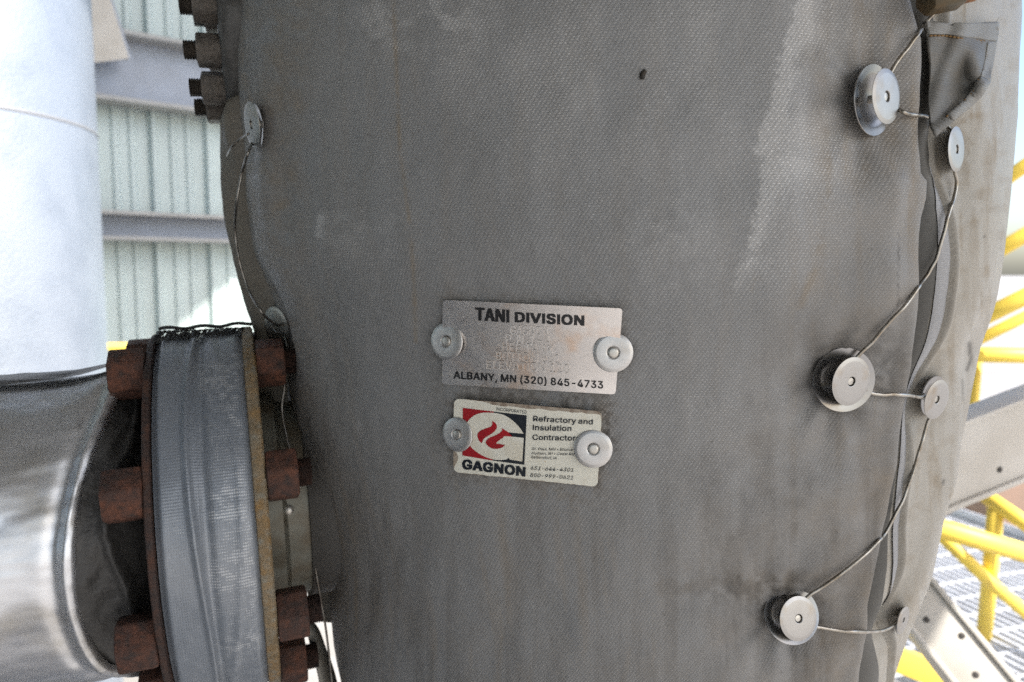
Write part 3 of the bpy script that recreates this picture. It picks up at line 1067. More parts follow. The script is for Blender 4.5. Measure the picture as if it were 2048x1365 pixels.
def flap_lift(x, y):
    # lifted corner at the right, sagging pleat from top middle to the bottom
    r_ = np.clip((x - 1856) / 140, 0, 1)
    pleat = np.exp(-(((x - 1900) + (y - 130) * .32) / 22) ** 2)
    ridge = np.exp(-(((x - 1942) - (y - 110) * .30) / 16) ** 2) * sst(70, 110, y)
    ridge2 = np.exp(-(((x - 1920) + (y - 215) * 1.05) / 16) ** 2)
    return .016 + .016 * r_ + .0012 * np.sin(x * .12 + y * .05) + .011 * ridge + .010 * ridge2 + .006 * pleat - .010 * np.exp(-(((x - 1915) / 26) ** 2 + ((y - 165) / 40) ** 2))


nv_ = -ray(F2[:, 0], F2[:, 1]); nv_ /= np.linalg.norm(nv_, axis=1)[:, None]
FV = hp + nv_ * flap_lift(F2[:, 0], F2[:, 1])[:, None]
th_, z_ = thz(hp)
fl = part('flap', FV, FF, M['flap'], rb, True, uv=np.stack([th_ * .33 + .3, z_], -1), attrs=dict(rust=.25 * sst(.4, .7, fbm(F2[:, 0] / 20, F2[:, 1] / 20)), mottle=0 * z_, grime=0 * z_, scuff=0 * z_))
sm_ = fl.modifiers.new('thickness', 'SOLIDIFY'); sm_.thickness = .0015


def stitches(name, line, n, gap, radf, lift, mat, parent, r=.00055):
    line = catmull(A(line, float), 12)
    s = np.r_[0, np.cumsum(np.linalg.norm(np.diff(line, axis=0), axis=1))]
    vf = []
    for k in range(n):
        s0 = s[-1] * (k + .1) / n; s1 = s[-1] * (k + 1 - gap) / n
        q = np.stack([np.interp([s0, (s0 + s1) / 2, s1], s, line[:, i]) for i in (0, 1)], -1)
        h, _ = hit_radius(q[:, 0], q[:, 1], radf)
        nn = -ray(q[:, 0], q[:, 1]); nn /= np.linalg.norm(nn, axis=1)[:, None]
        l = lift(q[:, 0], q[:, 1]) if callable(lift) else lift
        vf.append(tube(h + nn * (np.broadcast_to(l, (3,)) + A([0, .0005, 0]))[:, None], r, 6))
    return part(name, *merge(*vf), mat, parent)


# turned hems of the flap: a doubled band along the top and down the right side
def hem_strip(poly):
    bm = bmesh.new(); bm.faces.new([bm.verts.new((x, y, 0)) for x, y in poly]); bmesh.ops.triangulate(bm, faces=bm.faces[:])
    for k in range(1846, 2000, 6): bmesh.ops.bisect_plane(bm, geom=bm.verts[:] + bm.edges[:] + bm.faces[:], plane_co=(k, 0, 0), plane_no=(1, 0, 0))
    for k in range(44, 276, 6): bmesh.ops.bisect_plane(bm, geom=bm.verts[:] + bm.edges[:] + bm.faces[:], plane_co=(0, k, 0), plane_no=(0, 1, 0))
    bm.verts.index_update()
    v2_ = A([v.co[:2] for v in bm.verts]); f_ = [[v.index for v in f.verts] for f in bm.faces]; bm.free()
    h, _ = hit_radius(v2_[:, 0], v2_[:, 1], flap_r)
    nn = -ray(v2_[:, 0], v2_[:, 1]); nn /= np.linalg.norm(nn, axis=1)[:, None]
    t1, z1 = thz(h)
    o = part('hem', h + nn * (flap_lift(v2_[:, 0], v2_[:, 1]) + .0018)[:, None], f_, M['flap_hem'], fl, True, uv=np.stack([t1 * .33 + .3, z1], -1))
    o.modifiers.new('thickness', 'SOLIDIFY').thickness = .0014


hem_strip([(1850, 43), (1900, 49), (1950, 47), (1995, 44), (1993, 58), (1989, 83), (1940, 77), (1890, 70), (1853, 70)])
hem_strip([(1972, 84), (1989, 86), (1984, 120), (1977, 166), (1958, 154), (1966, 118)])
hem_strip([(1958, 154), (1977, 166), (1961, 191), (1936, 215), (1905, 240), (1893, 231), (1924, 205), (1946, 181)])
fray = []
for k in range(9):
    x0, y0 = 1990 + random.uniform(-3, 4), 46 + 4 * k * .8
    fray.append((x0, y0))
vf = []
for x0, y0 in fray:
    h, _ = hit_radius(A([x0]), A([y0]), flap_r); d_ = ray(A(x0), A(y0)); d_ /= np.linalg.norm(d_)
    p0 = h[0] - d_ * float(flap_lift(A(x0), A(y0)) + .002)
    vf.append(tube([p0, p0 + RT * .0015 + UP * random.uniform(-.001, .002), p0 + RT * random.uniform(.002, .004) + UP * random.uniform(-.002, .004)], .00018, 5))
part('frayed_corner', *merge(*vf), M['pale_thread'], fl)
fs = lambda x, y: .0016 + flap_lift(x, y) + .0012
stitches('stitching', [(1858, 72), (1890, 72), (1930, 78), (1980, 84)], 16, .2, flap_r, fs, M['thread'], fl)
stitches('stitching', [(1970, 50), (1963, 84), (1958, 130), (1959, 150)], 12, .2, flap_r, fs, M['thread'], fl)
stitches('stitching', [(1960, 150), (1950, 178), (1930, 200), (1890, 236)], 14, .35, flap_r, fs, M['thread'], fl)

# ------------------------------------------------------------------ left blanket (behind the left edge)
lrows = A([186, 196, 225, 300, 400, 450, 500, 560, 600, 640, 675, 760, 900, 1050, 1180, 1255], float)
lx = A([472, 456, 446, 451, 459, 462, 469, 483, 497, 512, 520, 514, 536, 572, 606, 636], float)
sil = np.interp(lrows, rows, lft)
pz = hit_radius(sil, lrows.astype(float), base_r)[0][:, 2]
off = (sil - lx) * .745 / FPX
ko = np.argsort(pz)


def left_r(th, z):
    u = th * Rz(z)
    return Rz(z) + np.interp(z, pz[ko], off[ko]) + .010 * (fbm(u * 16, z * 14 + 40, 3) - .5) + .003 * np.sin(u * 160 + z * 25) + .002


zl = np.linspace(pz.min(), pz.max(), 220)
sg3 = np.concatenate([np.linspace(0, .12, 30)[:-1], np.linspace(.12, 1, 70)])


def sil_left(z):
    """angle of the tank's left outline as the eye sees it"""
    return -math.atan2(Xz(z), YA) - math.acos(Rz(z) / math.hypot(Xz(z), YA))


TH4 = np.array([sil_left(z) + .012 - .012 * np.sin(z * 34) - 1.2 * sg3 for z in zl]); ZZ4 = np.repeat(zl[:, None], len(sg3), 1)
R4 = left_r(TH4, ZZ4) - .030 * (1 - np.sqrt(np.clip(1 - (1 - np.clip(sg3 / .06, 0, 1)) ** 2, 0, 1)))[None, :]
X4 = cyl(TH4, ZZ4, R4)
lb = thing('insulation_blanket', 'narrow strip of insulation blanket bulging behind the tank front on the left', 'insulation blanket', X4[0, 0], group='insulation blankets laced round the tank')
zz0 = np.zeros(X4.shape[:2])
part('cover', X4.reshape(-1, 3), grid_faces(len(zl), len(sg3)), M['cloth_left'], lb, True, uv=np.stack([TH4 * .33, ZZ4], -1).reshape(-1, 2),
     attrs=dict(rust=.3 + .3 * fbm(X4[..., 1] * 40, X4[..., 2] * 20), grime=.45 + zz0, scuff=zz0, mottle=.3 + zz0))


# ------------------------------------------------------------------ points and normals on the front blanket
def S(px, py, offset=0.0):
    """pixel plan -> point resting `offset` above the front blanket"""
    px = np.atleast_1d(np.asarray(px, float)); py = np.atleast_1d(np.asarray(py, float))
    p, _ = hit_radius(px, py, front_s)
    th, z = thz(p)
    n = np.stack([np.sin(th), -np.cos(th), 0 * th], -1)
    return p + n * np.asarray(offset).reshape(-1, 1)


def front_s(th, z):
    """front surface without the fine cloth ripple, used under the plates"""
    return Rz(z) + .0015 + 0 * th


def normal(px, py, radf=front_r, e=6):
    a_ = pixhit(px - e, py, radf); b_ = pixhit(px + e, py, radf); c_ = pixhit(px, py - e, radf); d_ = pixhit(px, py + e, radf)
    n = np.cross(b_ - a_, c_ - d_); n /= np.linalg.norm(n)
    return n if n @ a_ < 0 else -n


# ------------------------------------------------------------------ plates
def plan_mesh(polys, off, slice_px=9, holes=None):
    """flat polygons in picture plan -> mesh lying `off` above the blanket"""
    bm = bmesh.new()
    for poly in polys:
        bm.faces.new([bm.verts.new((x, y, 0)) for x, y in poly])
    xs = [v.co.x for v in bm.verts]
    k = min(xs) + slice_px * .37
    while k < max(xs):
        bmesh.ops.bisect_plane(bm, geom=bm.verts[:] + bm.edges[:] + bm.faces[:], plane_co=(k, 0, 0), plane_no=(1, 0, 0))
        k += slice_px
    ys = [v.co.y for v in bm.verts]
    k = min(ys) + slice_px * .41
    while k < max(ys):
        bmesh.ops.bisect_plane(bm, geom=bm.verts[:] + bm.edges[:] + bm.faces[:], plane_co=(0, k, 0), plane_no=(0, 1, 0))
        k += slice_px
    bmesh.ops.triangulate(bm, faces=bm.faces[:])
    bmesh.ops.recalc_face_normals(bm, faces=bm.faces)
    bm.verts.index_update()
    v2 = A([v.co[:2] for v in bm.verts]); f = [[v.index for v in fc.verts] for fc in bm.faces]
    bm.free()
    return S(v2[:, 0], v2[:, 1], off), f, v2


def round_quad(q, r, n=8, wob=0):
    out = []
    q = [A(p, float) for p in q]
    for i in range(4):
        p0, p1, p2 = q[i - 1], q[i], q[(i + 1) % 4]
        a_ = p1 + (p0 - p1) / np.linalg.norm(p0 - p1) * r; b_ = p1 + (p2 - p1) / np.linalg.norm(p2 - p1) * r
        for t_ in np.linspace(0, 1, n):
            out.append((1 - t_) ** 2 * a_ + 2 * t_ * (1 - t_) * p1 + t_ * t_ * b_)
        # points along the edge
        nxt = p2 + (p1 - p2) / np.linalg.norm(p1 - p2) * r
        for t_ in np.linspace(0, 1, 18)[1:-1]:
            out.append(b_ + (nxt - b_) * t_)
    return A(out)


def plate_body(name, quad_, r, off, thick, mat, parent, attr_fn=None, local_axes=None):
    pts = round_quad(quad_, r)
    V, F, v2 = plan_mesh([pts], off, 12)
    rim_t = S(pts[:, 0], pts[:, 1], off); rim_b = S(pts[:, 0], pts[:, 1], off - thick)
    n = len(pts)
    RV = np.concatenate([rim_t, rim_b]); RF = [[i, (i + 1) % n, n + (i + 1) % n, n + i] for i in range(n)]
    VV, FF_ = merge((V, F), (RV, RF))
    v2a = np.concatenate([v2, pts, pts])
    at = attr_fn(v2a) if attr_fn else None
    return part(name, VV, FF_, mat, parent, True, attrs=at, uv=v2a / 300.0, edge=40)


